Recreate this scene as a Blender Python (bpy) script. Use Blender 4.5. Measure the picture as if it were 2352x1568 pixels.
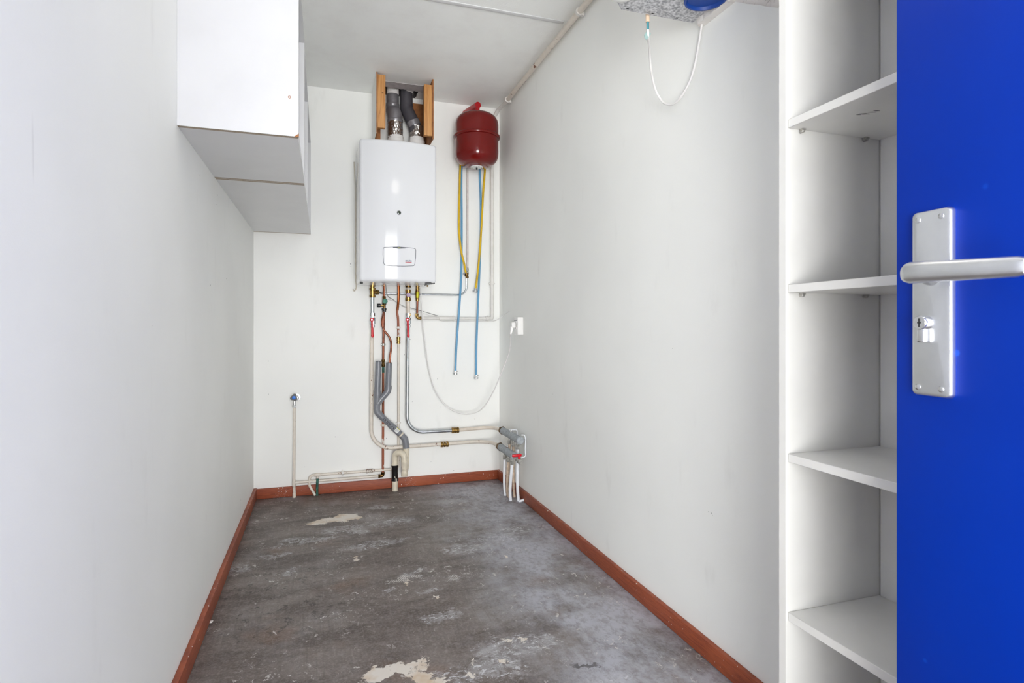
import bpy, bmesh, math, random
from mathutils import Vector, Matrix
random.seed(7)
for _o in list(bpy.data.objects): bpy.data.objects.remove(_o)
scene = bpy.context.scene
COL = scene.collection
PI = math.pi

# ---------------------------------------------------------------- camera, light, exposure
F_PX = 1333.0; YAW = math.radians(18.1); CAM_H = 1.01; HORIZON = 750.0
CT, ST = math.cos(YAW), math.sin(YAW)
cam_data = bpy.data.cameras.new('camera'); cam = bpy.data.objects.new('camera', cam_data); COL.objects.link(cam)
cam.location = (0, 0, CAM_H); cam.rotation_euler = (PI/2, 0, -YAW)
cam_data.sensor_width = 36.0; cam_data.lens = 36.0*F_PX/2352.0
cam_data.shift_y = -(784.0-HORIZON)/2352.0
cam_data.clip_start = 0.02
cam_data.dof.use_dof = True; cam_data.dof.focus_distance = 2.9; cam_data.dof.aperture_fstop = 13.0
scene.camera = cam
scene.view_settings.view_transform = 'Standard'; scene.view_settings.look = 'None'
scene.view_settings.gamma = 1.0; scene.view_settings.use_curve_mapping = False
scene.view_settings.exposure = 0.42
scene.cycles.max_bounces = 24; scene.cycles.diffuse_bounces = 20    # a white room lives on light that bounces many times

W = bpy.data.worlds.new('sky'); scene.world = W; W.use_nodes = True
W.node_tree.nodes['Background'].inputs[0].default_value = (1.0, 1.0, 0.99, 1)
W.node_tree.nodes['Background'].inputs[1].default_value = 4.2

def area_light(name, loc, rot, sx, sy, power, color, spread=PI):
    l = bpy.data.lights.new(name, 'AREA'); l.shape = 'RECTANGLE'; l.size = sx; l.size_y = sy
    l.energy = power; l.color = color; l.spread = spread
    o = bpy.data.objects.new(name, l); COL.objects.link(o); o.location = loc; o.rotation_euler = rot
    return o
# daylight that comes in through the open doorway behind the camera
area_light('daylight', (-0.40, -3.6, 1.20), (math.radians(90), 0, math.radians(-4)), 2.8, 2.4, 175, (0.93, 0.965, 1.0))
# unseen upward fill added outside the door to brighten the ceiling
area_light('upward_fill', (-0.50, -2.1, 0.06), (math.radians(138), 0, math.radians(-6)), 2.6, 2.8, 260, (1.0, 1.0, 0.97))

# ---------------------------------------------------------------- helpers
V = Vector
XL, XR, YB, YN, ZC = -0.382, 1.121, 3.70, -0.26, 2.458     # left wall, right wall, back wall, near wall, ceiling

def ray(px, py):
    a = (px-1176.0)/F_PX
    return V((ST + a*CT, CT - a*ST, -(py-HORIZON)/F_PX))
def B(px, py, Y):            # the point at depth Y seen at a spot of the photograph
    d = ray(px, py); return V((0, 0, CAM_H)) + d*(Y/d.y)
def RX(px, py, X):
    d = ray(px, py); return V((0, 0, CAM_H)) + d*(X/d.x)
def FZ(px, py, Z=0.0):
    d = ray(px, py); return V((0, 0, CAM_H)) + d*((Z-CAM_H)/d.z)

def new(): return bmesh.new()

def box(bm, a, b, bev=0.0, seg=2, M=None):
    a, b = V(a), V(b); lo = V([min(a[i], b[i]) for i in range(3)]); hi = V([max(a[i], b[i]) for i in range(3)])
    t = bmesh.new(); bmesh.ops.create_cube(t, size=1.0)
    for v in t.verts: v.co = V([lo[i] + (v.co[i]+0.5)*(hi[i]-lo[i]) for i in range(3)])
    if bev > 0: bmesh.ops.bevel(t, geom=t.edges[:], offset=bev, segments=seg, profile=0.5, affect='EDGES')
    if M is not None: t.transform(M)
    merge(bm, t); return bm

def merge(bm, t):
    me = bpy.data.meshes.new('tmp'); t.to_mesh(me); t.free(); bm.from_mesh(me); bpy.data.meshes.remove(me)

def fillet(pts, rad, n=8):
    pts = [V(p) for p in pts]; out = [pts[0]]
    for i in range(1, len(pts)-1):
        p0, p1, p2 = pts[i-1], pts[i], pts[i+1]
        a, b = (p0-p1), (p2-p1); la, lb = a.length, b.length
        r = rad[i-1] if isinstance(rad, (list, tuple)) else rad
        ang = a.angle(b)
        if ang > PI-0.02 or r <= 0: out.append(p1); continue
        d = min(r/math.tan(ang/2), la*0.49, lb*0.49)
        q0, q2 = p1 + a.normalized()*d, p1 + b.normalized()*d
        rr = d*math.tan(ang/2)
        bis = (a.normalized()+b.normalized()).normalized(); c = p1 + bis*(rr/math.sin(ang/2))
        u, w = q0-c, q2-c; tot = u.angle(w); ax = u.cross(w).normalized()
        for k in range(n+1):
            out.append(c + Matrix.Rotation(tot*k/n, 3, ax) @ u)
    out.append(pts[-1]); return out

def spline(pts, n=8):
    pts = [V(p) for p in pts]; P = [pts[0]*2-pts[1]] + pts + [pts[-1]*2-pts[-2]]; out = []
    for i in range(1, len(P)-2):
        for k in range(n):
            t = k/n; p0, p1, p2, p3 = P[i-1], P[i], P[i+1], P[i+2]
            out.append(0.5*((2*p1) + (p2-p0)*t + (2*p0-5*p1+4*p2-p3)*t*t + (3*p1-p0-3*p2+p3)*t**3))
    out.append(pts[-1]); return out

def tube(bm, pts, r, seg=16, flat=1.0, up=None):
    pts = [V(p) for p in pts]
    q = [pts[0]]
    for p in pts[1:]:
        if (p-q[-1]).length > 1e-5: q.append(p)
    pts = q; n = len(pts)
    R = r if isinstance(r, (list, tuple)) else [r]*n
    if len(R) != n: R = [R[0] + (R[-1]-R[0])*i/(n-1) for i in range(n)]
    tang = []
    for i in range(n):
        a = pts[max(i-1, 0)]; b = pts[min(i+1, n-1)]
        if 0 < i < n-1: t = (pts[i]-a).normalized() + (b-pts[i]).normalized()
        else: t = b-a
        tang.append(t.normalized())
    ref = V(up) if up else (V((0, 0, 1)) if abs(tang[0].z) < 0.9 else V((1, 0, 0)))
    nrm = (ref - tang[0]*ref.dot(tang[0])).normalized()
    rings = []
    for i in range(n):
        if i:
            nrm = (nrm - tang[i]*nrm.dot(tang[i])).normalized()
        bn = tang[i].cross(nrm)
        rings.append([bm.verts.new(pts[i] + nrm*(math.cos(2*PI*k/seg)*R[i]) + bn*(math.sin(2*PI*k/seg)*R[i]*flat)) for k in range(seg)])
    for i in range(n-1):
        for k in range(seg):
            bm.faces.new((rings[i][k], rings[i][(k+1) % seg], rings[i+1][(k+1) % seg], rings[i+1][k]))
    bm.faces.new(rings[0][::-1]); bm.faces.new(rings[-1])
    return bm

def lathe(bm, base, axis, prof, seg=20, sx=1.0, rot=0.0):
    base = V(base); ax = V(axis).normalized()
    ref = V((0, 0, 1)) if abs(ax.z) < 0.9 else V((1, 0, 0))
    u = (ref - ax*ref.dot(ax)).normalized(); w = ax.cross(u); rings = []
    for t, r in prof:
        c = base + ax*t
        if r <= 1e-6: rings.append([bm.verts.new(c)]); continue
        rings.append([bm.verts.new(c + u*math.cos(2*PI*k/seg+rot)*r + w*math.sin(2*PI*k/seg+rot)*r*sx) for k in range(seg)])
    for a, b in zip(rings, rings[1:]):
        if len(a) == 1 and len(b) == 1: continue
        for k in range(seg):
            k2 = (k+1) % seg
            if len(a) == 1: bm.faces.new((a[0], b[k2], b[k]))
            elif len(b) == 1: bm.faces.new((a[k], a[k2], b[0]))
            else: bm.faces.new((a[k], a[k2], b[k2], b[k]))
    if len(rings[0]) > 1: bm.faces.new(rings[0][::-1])
    if len(rings[-1]) > 1: bm.faces.new(rings[-1])
    return bm

def vl(bm, px, Y, prof, seg=20, rot=0.0):      # upright turned fitting, heights read off as photo rows
    p0 = B(px, prof[0][0], Y)
    lathe(bm, p0, (0, 0, -1), [(p0.z - B(px, y, Y).z, r) for y, r in prof], seg, rot=rot); return bm

def nut(bm, c, axis, r, h, rot=0.3):           # chamfered hexagon nut centred on c
    ax = V(axis).normalized()
    lathe(bm, V(c)-ax*h/2, ax, [(0, r*0.86), (h*0.12, r), (h*0.88, r), (h, r*0.86)], 6, rot=rot); return bm

def prism(bm, poly, axis, depth):              # polygon (world points) pushed along a vector
    d = V(axis).normalized()*depth
    a = [bm.verts.new(V(p)) for p in poly]; b = [bm.verts.new(V(p)+d) for p in poly]; n = len(poly)
    bm.faces.new(a[::-1]); bm.faces.new(b)
    for i in range(n): bm.faces.new((a[i], a[(i+1) % n], b[(i+1) % n], b[i]))
    return bm

def world_loc(o):
    p = V((0, 0, 0))
    while o is not None: p += V(o.location); o = o.parent
    return p

def tag(o, label=None, cat=None, group=None, kind=None):
    if label: o['label'] = label
    if cat: o['category'] = cat
    if group: o['group'] = group
    if kind: o['kind'] = kind
    return o

def obj(name, bm, mat, parent=None, label=None, smooth=38, cat=None, group=None, kind=None, origin=None):
    bmesh.ops.recalc_face_normals(bm, faces=bm.faces[:])
    if parent is not None: org = world_loc(parent); loc = V((0, 0, 0))
    else:
        if origin is None:
            xs = [v.co.x for v in bm.verts]; ys = [v.co.y for v in bm.verts]; zs = [v.co.z for v in bm.verts]
            origin = V(((min(xs)+max(xs))/2, (min(ys)+max(ys))/2, min(zs)))
        org = V(origin); loc = org
    for v in bm.verts: v.co -= org
    me = bpy.data.meshes.new(name); bm.to_mesh(me); bm.free()
    if smooth:
        me.polygons.foreach_set('use_smooth', [True]*len(me.polygons)); me.set_sharp_from_angle(angle=math.radians(smooth))
    for m in (mat if isinstance(mat, (list, tuple)) else [mat]): me.materials.append(m)
    o = bpy.data.objects.new(name, me); COL.objects.link(o)
    o.parent = parent; o.location = loc
    tag(o, label, cat, group, kind); return o

def thing(name, label, cat, loc, group=None):
    o = bpy.data.objects.new(name, None); COL.objects.link(o); o.location = loc; o.empty_display_size = 0.05
    return tag(o, label, cat, group)

# ---------------------------------------------------------------- materials
def lin(c):
    return tuple((x/255/12.92 if x/255 <= 0.04045 else ((x/255+0.055)/1.055)**2.4) for x in c) + (1.0,)

class Nt:
    def __init__(s, name):
        s.m = bpy.data.materials.new(name); s.m.use_nodes = True; s.t = s.m.node_tree
        s.b = s.t.nodes['Principled BSDF']; s._p = None
    def n(s, typ, **kw):
        x = s.t.nodes.new(typ)
        for k, v in kw.items():
            if k.startswith('i_'): x.inputs[int(k[2:])].default_value = v
            else: setattr(x, k, v)
        return x
    def l(s, a, b): s.t.links.new(a, b)
    def pos(s):
        if s._p is None: s._p = s.n('ShaderNodeNewGeometry').outputs['Position']
        return s._p
    def math(s, op, a, b=None, c=None, clamp=False):
        x = s.n('ShaderNodeMath', operation=op, use_clamp=clamp)
        for i, q in enumerate((a, b, c)):
            if q is None: continue
            if hasattr(q, 'links'): s.l(q, x.inputs[i])
            else: x.inputs[i].default_value = q
        return x.outputs[0]
    def noise(s, scale, detail=3, rough=0.5, vec=None, dist=0.0, mul=None):
        x = s.n('ShaderNodeTexNoise'); x.inputs['Scale'].default_value = scale; x.inputs['Detail'].default_value = detail
        x.inputs['Roughness'].default_value = rough; x.inputs['Distortion'].default_value = dist
        v = vec or s.pos()
        if mul:
            mp = s.n('ShaderNodeMapping'); mp.inputs['Scale'].default_value = mul; s.l(v, mp.inputs[0]); v = mp.outputs[0]
        s.l(v, x.inputs['Vector']); return x.outputs['Fac']
    def ramp(s, fac, a, b, lo=0.0, hi=1.0):
        x = s.n('ShaderNodeMapRange'); x.inputs[1].default_value = a; x.inputs[2].default_value = b
        x.inputs[3].default_value = lo; x.inputs[4].default_value = hi; x.interpolation_type = 'SMOOTHSTEP'
        s.l(fac, x.inputs[0]); return x.outputs[0]
    def mix(s, fac, a, b):
        x = s.n('ShaderNodeMix', data_type='RGBA')
        if hasattr(fac, 'links'): s.l(fac, x.inputs[0])
        else: x.inputs[0].default_value = fac
        for i, q in ((6, a), (7, b)):
            if hasattr(q, 'links'): s.l(q, x.inputs[i])
            else: x.inputs[i].default_value = q
        return x.outputs[2]
    def bump(s, h, strength=0.2, dist=0.001):
        x = s.n('ShaderNodeBump'); x.inputs['Strength'].default_value = strength; x.inputs['Distance'].default_value = dist
        s.l(h, x.inputs['Height']); s.l(x.outputs[0], s.b.inputs['Normal'])
    def col(s, c):
        if hasattr(c, 'links'): s.l(c, s.b.inputs['Base Color'])
        else: s.b.inputs['Base Color'].default_value = c
    def rough(s, r):
        if hasattr(r, 'links'): s.l(r, s.b.inputs['Roughness'])
        else: s.b.inputs['Roughness'].default_value = r

def plain(name, c, rough=0.5, metal=0.0, var=0.06, scale=25, bump=0.0, bscale=200, coat=0.0, spec=None):
    t = Nt(name); c = lin(c)
    d = tuple(x*(1-var*2.2) for x in c[:3]) + (1,)
    t.col(t.mix(t.ramp(t.noise(scale, 4, 0.6), 0.35, 0.7), c, d)); t.rough(rough)
    t.b.inputs['Metallic'].default_value = metal
    if coat: t.b.inputs['Coat Weight'].default_value = coat; t.b.inputs['Coat Roughness'].default_value = 0.08
    if spec is not None: t.b.inputs['Specular IOR Level'].default_value = spec
    if bump: t.bump(t.noise(bscale, 3), bump, 0.0008)
    return t.m

def wall_paint(name, c, seed=0.0, tint=None):
    t = Nt(name); c = lin(c); d = tuple(x*0.95 for x in c[:3]) + (1,)
    base = t.mix(t.ramp(t.noise(1.3, 3, 0.5), 0.35, 0.7), c, d)
    grime = t.ramp(t.noise(9, 5, 0.6, mul=(1, 1, 0.35)), 0.60, 0.80, 0, 0.10)
    base = t.mix(grime, base, lin((150, 145, 138)))
    # rare chips and specks
    vo = t.n('ShaderNodeTexVoronoi'); vo.inputs['Scale'].default_value = 5.5; vo.inputs['Randomness'].default_value = 1
    mp = t.n('ShaderNodeMapping'); mp.inputs['Location'].default_value = (seed, seed*0.7, seed*1.3); t.l(t.pos(), mp.inputs[0]); t.l(mp.outputs[0], vo.inputs['Vector'])
    sp = t.ramp(vo.outputs['Distance'], 0.008, 0.014, 1, 0)
    gate = t.ramp(t.noise(2.3, 2, 0.5), 0.52, 0.56, 0, 1)
    base = t.mix(t.math('MULTIPLY', t.math('MULTIPLY', sp, gate), 0.6), base, lin((105, 98, 92)))
    # thin upright scuff lines
    sc = t.ramp(t.noise(60, 2, 0.5, mul=(1, 1, 0.03)), 0.735, 0.76, 0, 1)
    sg = t.ramp(t.noise(3.1, 2, 0.5), 0.55, 0.65, 0, 0.22)
    base = t.mix(t.math('MULTIPLY', sc, sg), base, lin((140, 138, 136)))
    t.col(base); t.rough(0.62); t.b.inputs['Specular IOR Level'].default_value = 0.3
    h = t.math('ADD', t.noise(420, 2, 0.5), t.math('MULTIPLY', t.noise(60, 3, 0.5, mul=(1, 1, 0.15)), 1.2))
    t.bump(h, 0.16, 0.0009); return t.m

M = {}
M['wall'] = wall_paint('white_wall_paint', (243, 243, 240), 0.0)
M['wall_side'] = wall_paint('white_side_wall_paint', (242, 243, 240), 3.1)
def ceiling_mat():
    t = Nt('textured_ceiling_paint'); t.col(t.mix(t.ramp(t.noise(6, 3, 0.6), 0.4, 0.8), lin((244, 245, 243)), lin((239, 239, 237)))); t.rough(0.8)
    t.b.inputs['Specular IOR Level'].default_value = 0.2
    t.bump(t.noise(150, 4, 0.65), 0.6, 0.0022); return t.m
M['ceiling'] = ceiling_mat()

def skirting_mat():
    t = Nt('red_brown_stained_wood')
    g = t.noise(14, 5, 0.65, mul=(1.2, 1.2, 22), dist=0.6)
    base = t.mix(t.ramp(g, 0.3, 0.75), lin((160, 80, 48)), lin((120, 54, 34)))
    base = t.mix(t.ramp(t.noise(4, 3, 0.5), 0.5, 0.75, 0, 0.5), base, lin((184, 98, 58)))
    fl = t.ramp(t.noise(120, 4, 0.7, mul=(1, 1, 1.8)), 0.60, 0.64, 0, 1)
    gate = t.ramp(t.noise(5.5, 2, 0.5), 0.60, 0.66, 0, 1)
    tiny = t.ramp(t.noise(75, 1, 0.5), 0.76, 0.78, 0, 1)
    f = t.math('MAXIMUM', t.math('MULTIPLY', fl, gate), tiny)
    t.col(t.mix(f, base, lin((226, 220, 214)))); t.rough(0.55)
    t.bump(g, 0.25, 0.0006); return t.m
M['skirting'] = skirting_mat()

def floor_mat():
    t = Nt('worn_concrete_floor')
    P = t.pos()
    n1 = t.noise(1.6, 5, 0.6, dist=0.4); n2 = t.noise(6, 5, 0.62, dist=0.8, mul=(0.55, 1.3, 1)); n3 = t.noise(40, 4, 0.7)
    base = t.mix(t.ramp(n1, 0.32, 0.68), lin((86, 73, 66)), lin((114, 104, 99)))
    base = t.mix(t.ramp(n2, 0.40, 0.66, 0, 0.75), base, lin((68, 57, 52)))
    base = t.mix(t.ramp(t.noise(2.6, 4, 0.6, mul=(1, 0.7, 1)), 0.52, 0.74, 0, 0.65), base, lin((152, 149, 152)))
    base = t.mix(t.ramp(n3, 0.45, 0.8, 0, 0.45), base, lin((160, 156, 154)))
    base = t.mix(t.ramp(t.noise(22, 3, 0.6), 0.62, 0.74, 0, 0.5), base, lin((66, 58, 54)))
    base = t.mix(t.ramp(t.noise(3.3, 3, 0.5), 0.57, 0.74, 0, 0.5), base, lin((112, 80, 56)))
    # brush strokes left by the float
    base = t.mix(t.ramp(t.noise(30, 2, 0.5, mul=(3.2, 0.15, 1), dist=0.3), 0.56, 0.70, 0, 0.30), base, lin((66, 58, 54)))
    base = t.mix(t.ramp(t.noise(34, 2, 0.5, mul=(2.6, 0.2, 1), dist=0.5), 0.62, 0.72, 0, 0.10), base, lin((178, 172, 168)))
    base = t.mix(t.ramp(t.noise(130, 3, 0.7), 0.40, 0.75, 0, 0.30), base, lin((168, 160, 156)))
    base = t.mix(t.ramp(t.noise(95, 3, 0.7), 0.55, 0.80, 0, 0.45), base, lin((58, 50, 46)))
    sep = t.n('ShaderNodeSeparateXYZ'); t.l(P, sep.inputs[0]); X, Y = sep.outputs[0], sep.outputs[1]
    # bluish sheen of the doorway light, painted into the right-hand side
    pale = t.math('MULTIPLY', t.ramp(t.math('ADD', X, t.math('MULTIPLY', n1, 0.5)), 0.70, 1.12, 0, 1), t.ramp(t.noise(4.4, 5, 0.65, mul=(1, 0.7, 1)), 0.34, 0.60, 0.15, 0.9))
    pale = t.math('MULTIPLY', pale, t.ramp(t.noise(45, 4, 0.75, mul=(1, 0.6, 1)), 0.36, 0.56, 0.55, 1.0))
    base = t.mix(pale, base, lin((174, 175, 184)))
    # coordinates torn by noise so that the splashes have ragged rims
    nx = t.math('ADD', t.math('MULTIPLY', t.math('SUBTRACT', t.noise(11, 5, 0.75), 0.5), 0.13), X)
    ny = t.math('ADD', t.math('MULTIPLY', t.math('SUBTRACT', t.noise(13, 5, 0.75, dist=0.5), 0.5), 0.17), Y)
    def ell(px, py, rx, ry, ang=0.0):
        c = FZ(px, py); ca, sa = math.cos(math.radians(ang)), math.sin(math.radians(ang))
        dx = t.math('SUBTRACT', nx, c.x); dy = t.math('SUBTRACT', ny, c.y)
        u = t.math('ADD', t.math('MULTIPLY', dx, ca/rx), t.math('MULTIPLY', dy, sa/rx))
        w = t.math('ADD', t.math('MULTIPLY', dx, -sa/ry), t.math('MULTIPLY', dy, ca/ry))
        return t.math('ADD', t.math('MULTIPLY', u, u), t.math('MULTIPLY', w, w))
    solid = None
    for a in [(752, 1196, 0.090, 0.042, 6), (785, 1190, 0.090, 0.055, 10), (815, 1190, 0.035, 0.022, 0),
              (868, 1552, 0.042, 0.030, 40), (895, 1540, 0.055, 0.020, 35), (935, 1533, 0.060, 0.016, 0), (965, 1550, 0.045, 0.022, -35), (975, 1562, 0.03, 0.025, -30),
              (977, 1516, 0.014, 0.014, 0), (1082, 1551, 0.014, 0.016, 0), (1162, 1280, 0.012, 0.018, 0), (820, 1282, 0.017, 0.013, 0), (937, 1337, 0.008, 0.014, 0),
              (1158, 1468, 0.014, 0.008, -20), (1198, 1468, 0.014, 0.008, 10), (1087, 1521, 0.012, 0.006, -40), (1002, 1372, 0.014, 0.007, 0), (1164, 1516, 0.014, 0.007, -50), (1014, 1566, 0.02, 0.02, 0)]:
        e = t.ramp(ell(*a), 0.8, 1.25, 1, 0); solid = e if solid is None else t.math('MAXIMUM', solid, e)
    broken = None
    for a in [(662, 1246, 0.09, 0.04, 30), (822, 1222, 0.06, 0.04, -30), (790, 1215, 0.12, 0.05, 10), (870, 1165, 0.07, 0.04, 10), (900, 1200, 0.13, 0.05, 10), (860, 1250, 0.16, 0.05, 10),
              (925, 1330, 0.085, 0.026, 12), (945, 1318, 0.05, 0.02, 10), (890, 1357, 0.045, 0.014, 40), (970, 1310, 0.04, 0.015, 20), (1045, 1328, 0.035, 0.03, 0), (985, 1355, 0.05, 0.02, 0),
              (1030, 1545, 0.09, 0.03, -10), (1140, 1535, 0.10, 0.07, 0), (1080, 1550, 0.06, 0.05, 0), (1180, 1480, 0.15, 0.06, 0), (1150, 1235, 0.13, 0.06, 0), (1185, 1215, 0.10, 0.06, 0),
              (1060, 1260, 0.10, 0.06, 0), (630, 1275, 0.08, 0.03, 10), (720, 1240, 0.14, 0.03, 5), (670, 1310, 0.05, 0.02, 40), (890, 1245, 0.1, 0.02, 8), (545, 1305, 0.05, 0.05, 0), (1010, 1415, 0.08, 0.04, 0), (1400, 1562, 0.08, 0.02, 0)]:
        e = t.ramp(ell(*a), 0.3, 1.4, 1, 0); broken = e if broken is None else t.math('MAXIMUM', broken, e)
    tear = t.ramp(t.noise(58, 5, 0.8, dist=0.8, mul=(0.8, 1.3, 1)), 0.53, 0.60, 0, 1)
    film = t.ramp(t.noise(16, 4, 0.7, dist=1.0), 0.45, 0.62, 0, 0.35)
    br = t.math('MAXIMUM', t.math('MULTIPLY', broken, tear), t.math('MULTIPLY', broken, film))
    holes = t.ramp(t.noise(34, 4, 0.7), 0.66, 0.70, 1, 0.1)
    solid = t.math('MULTIPLY', solid, holes)
    paint = t.mix(t.ramp(t.noise(9, 3, 0.6), 0.45, 0.68), lin((216, 209, 200)), lin((198, 176, 150)))
    base = t.mix(br, base, lin((196, 196, 200)))
    base = t.mix(solid, base, paint)
    # spatter
    for sc, lo, hi, g0, g1, k in ((24, 0.10, 0.16, 0.44, 0.56, 0.8), (60, 0.14, 0.22, 0.50, 0.60, 0.75), (9, 0.035, 0.055, 0.30, 0.40, 0.9)):
        vo = t.n('ShaderNodeTexVoronoi'); vo.inputs['Scale'].default_value = sc
        cb = t.n('ShaderNodeCombineXYZ'); t.l(nx, cb.inputs[0]); t.l(t.math('MULTIPLY', ny, 0.8), cb.inputs[1]); t.l(cb.outputs[0], vo.inputs['Vector'])
        s = t.math('MULTIPLY', t.ramp(vo.outputs['Distance'], lo, hi, 1, 0), t.ramp(t.noise(3.7, 3, 0.6), g0, g1, 0, k))
        base = t.mix(s, base, lin((205, 200, 196)))
    # dark spots on the left and a shoe print in plaster
    vo = t.n('ShaderNodeTexVoronoi'); vo.inputs['Scale'].default_value = 26; cb = t.n('ShaderNodeCombineXYZ'); t.l(nx, cb.inputs[0]); t.l(ny, cb.inputs[1]); t.l(cb.outputs[0], vo.inputs['Vector'])
    base = t.mix(t.math('MULTIPLY', t.ramp(vo.outputs['Distance'], 0.16, 0.30, 0.8, 0), t.ramp(ell(640, 1375, 0.30, 0.34, 0), 0.3, 1.3, 1, 0)), base, lin((54, 46, 42)))
    rib = t.ramp(t.math('SINE', t.math('MULTIPLY', t.math('ADD', X, t.math('MULTIPLY', Y, 0.35)), 820.0)), -0.4, 0.4, 0, 1)
    base = t.mix(t.math('MULTIPLY', t.ramp(ell(922, 1330, 0.078, 0.024, 14), 0.5, 1.2, 0.8, 0), rib), base, lin((206, 200, 194)))
    base = t.mix(t.math('MULTIPLY', t.ramp(ell(1042, 1329, 0.030, 0.022, -10), 0.5, 1.2, 0.6, 0), rib), base, lin((196, 190, 184)))
    # dark wet-looking spots
    for a in [(884, 1141, 0.035, 0.03, 0), (1035, 1137, 0.02, 0.015, 0), (1345, 1525, 0.05, 0.012, -30)]:
        base = t.mix(t.ramp(ell(*a), 0.4, 1.3, 0.75, 0), base, lin((52, 46, 46)))
    t.col(base)
    t.rough(t.ramp(n2, 0.3, 0.7, 0.36, 0.55))
    t.bump(t.math('ADD', n3, t.math('MULTIPLY', solid, 1.2)), 0.25, 0.0012)
    return t.m
M['floor'] = floor_mat()

M['laminate'] = plain('white_laminate', (214, 214, 215), 0.35, var=0.02, scale=5, bump=0.05, bscale=300)
M['laminate_warm'] = plain('aged_white_laminate', (220, 219, 215), 0.38, var=0.03, scale=5, bump=0.05, bscale=300)
M['chipboard'] = plain('raw_chipboard', (176, 160, 140), 0.8, var=0.15, scale=160, bump=0.3)
M['boiler'] = plain('boiler_enamel', (226, 227, 230), 0.08, var=0.0)
M['boiler_inner'] = plain('boiler_chassis', (170, 172, 176), 0.5)
M['dark'] = plain('dark_gap', (28, 28, 30), 0.5)
M['outline'] = plain('grey_gasket', (86, 88, 96), 0.5)
M['logo_blue'] = plain('logo_blue_grey', (84, 104, 128), 0.5)
M['logo_red'] = plain('logo_red', (190, 60, 70), 0.5)
M['yellow_lamp'] = plain('yellow_green_indicator', (214, 222, 60), 0.4)
M['glass_dark'] = plain('sight_glass', (52, 62, 48), 0.1)
M['brass'] = plain('aged_brass', (176, 142, 84), 0.30, 1.0, var=0.28, scale=60, bump=0.1)
M['brass_dark'] = plain('tarnished_brass', (120, 92, 52), 0.40, 1.0, var=0.3, scale=60, bump=0.1)
M['steel'] = plain('zinc_plated_steel', (205, 210, 214), 0.24, 1.0, var=0.10, scale=30)
M['chrome'] = plain('chrome', (225, 226, 228), 0.12, 1.0, var=0.05)
M['alu'] = plain('satin_aluminium', (222, 224, 226), 0.34, 1.0, var=0.04, scale=12, bump=0.05, bscale=400)
M['cream'] = plain('cream_painted_pipe', (222, 210, 196), 0.35, var=0.06, scale=35, bump=0.15, bscale=90)
M['white_pipe'] = plain('white_painted_pipe', (226, 223, 218), 0.35, var=0.04, scale=30, bump=0.15, bscale=90)
def chipped(name, paint, under, lo=0.60, hi=0.63, scale=(22, 22, 9), r=0.4):
    t = Nt(name); f = t.ramp(t.noise(1.0, 4, 0.7, mul=scale), lo, hi, 0, 1)
    c = t.mix(t.ramp(t.noise(40, 3, 0.5), 0.4, 0.8), lin(paint), tuple(x*0.9 for x in lin(paint)[:3]) + (1,))
    t.col(t.mix(f, c, lin(under))); t.rough(r); t.bump(t.math('SUBTRACT', 1.0, f), 0.3, 0.0006); return t.m
M['chipped'] = chipped('chipped_cream_paint', (219, 210, 198), (112, 70, 52), 0.635, 0.655)
M['chipped_copper'] = chipped('copper_with_paint_rests', (158, 92, 66), (214, 206, 198), 0.54, 0.57)
M['rusty'] = chipped('flaking_rusty_paint', (206, 198, 188), (110, 78, 62), 0.50, 0.56, (60, 60, 60))
M['chip_black'] = chipped('cream_paint_worn_to_black', (216, 207, 190), (24, 23, 24), 0.36, 0.40, (26, 26, 9), 0.3)
M['copper'] = plain('brown_copper', (146, 88, 66), 0.34, 0.7, var=0.22, scale=24)
M['copper_bright'] = plain('bright_copper', (176, 98, 56), 0.28, 0.8, var=0.25, scale=20)
M['verdigris'] = plain('green_verdigris', (60, 112, 98), 0.7, var=0.3, scale=60)
M['pvc'] = plain('grey_pvc', (124, 126, 132), 0.30, var=0.05, scale=30)
M['pvc_cream'] = plain('cream_pvc', (222, 212, 192), 0.32, var=0.08, scale=30)
M['print'] = plain('black_print', (34, 34, 38), 0.6)
M['black_plastic'] = plain('black_plastic', (26, 27, 29), 0.35)
M['red_plastic'] = plain('red_handle_plastic', (206, 10, 34), 0.32, var=0.05)
M['purple'] = plain('purple_knob', (172, 148, 176), 0.4)
M['green_cap'] = plain('green_cap', (58, 128, 108), 0.5)
M['yellow_lever'] = plain('yellow_lever', (220, 214, 30), 0.4)
M['tank'] = plain('red_tank_enamel', (112, 8, 6), 0.13, var=0.06, scale=7)
M['tank_bright'] = plain('bright_red_fitting', (176, 14, 26), 0.3)
M['label'] = plain('white_label', (228, 230, 228), 0.5, var=0.0)
M['yellow_hose'] = plain('yellow_hose_rubber', (216, 176, 12), 0.35, var=0.06)
def clear_blue():
    t = Nt('translucent_blue_hose'); t.col(lin((120, 176, 214))); t.rough(0.12)
    t.b.inputs['Transmission Weight'].default_value = 0.25; t.b.inputs['IOR'].default_value = 1.3; return t.m
M['blue_hose'] = clear_blue()
M['cable'] = plain('white_cable', (228, 226, 224), 0.4, var=0.02)
M['cable_beige'] = plain('yellowed_cable', (214, 206, 192), 0.4, var=0.05)
M['wire_grey'] = plain('grey_wire', (150, 148, 148), 0.4)
M['socket'] = plain('white_socket_plastic', (236, 234, 232), 0.3, var=0.0)
M['pvc_dark'] = plain('charcoal_flue', (82, 80, 86), 0.42, 0.0, var=0.10, scale=18)
M['flue_alu'] = plain('grey_aluminium_flue', (150, 148, 152), 0.34, 0.35, var=0.15, scale=12)
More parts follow.
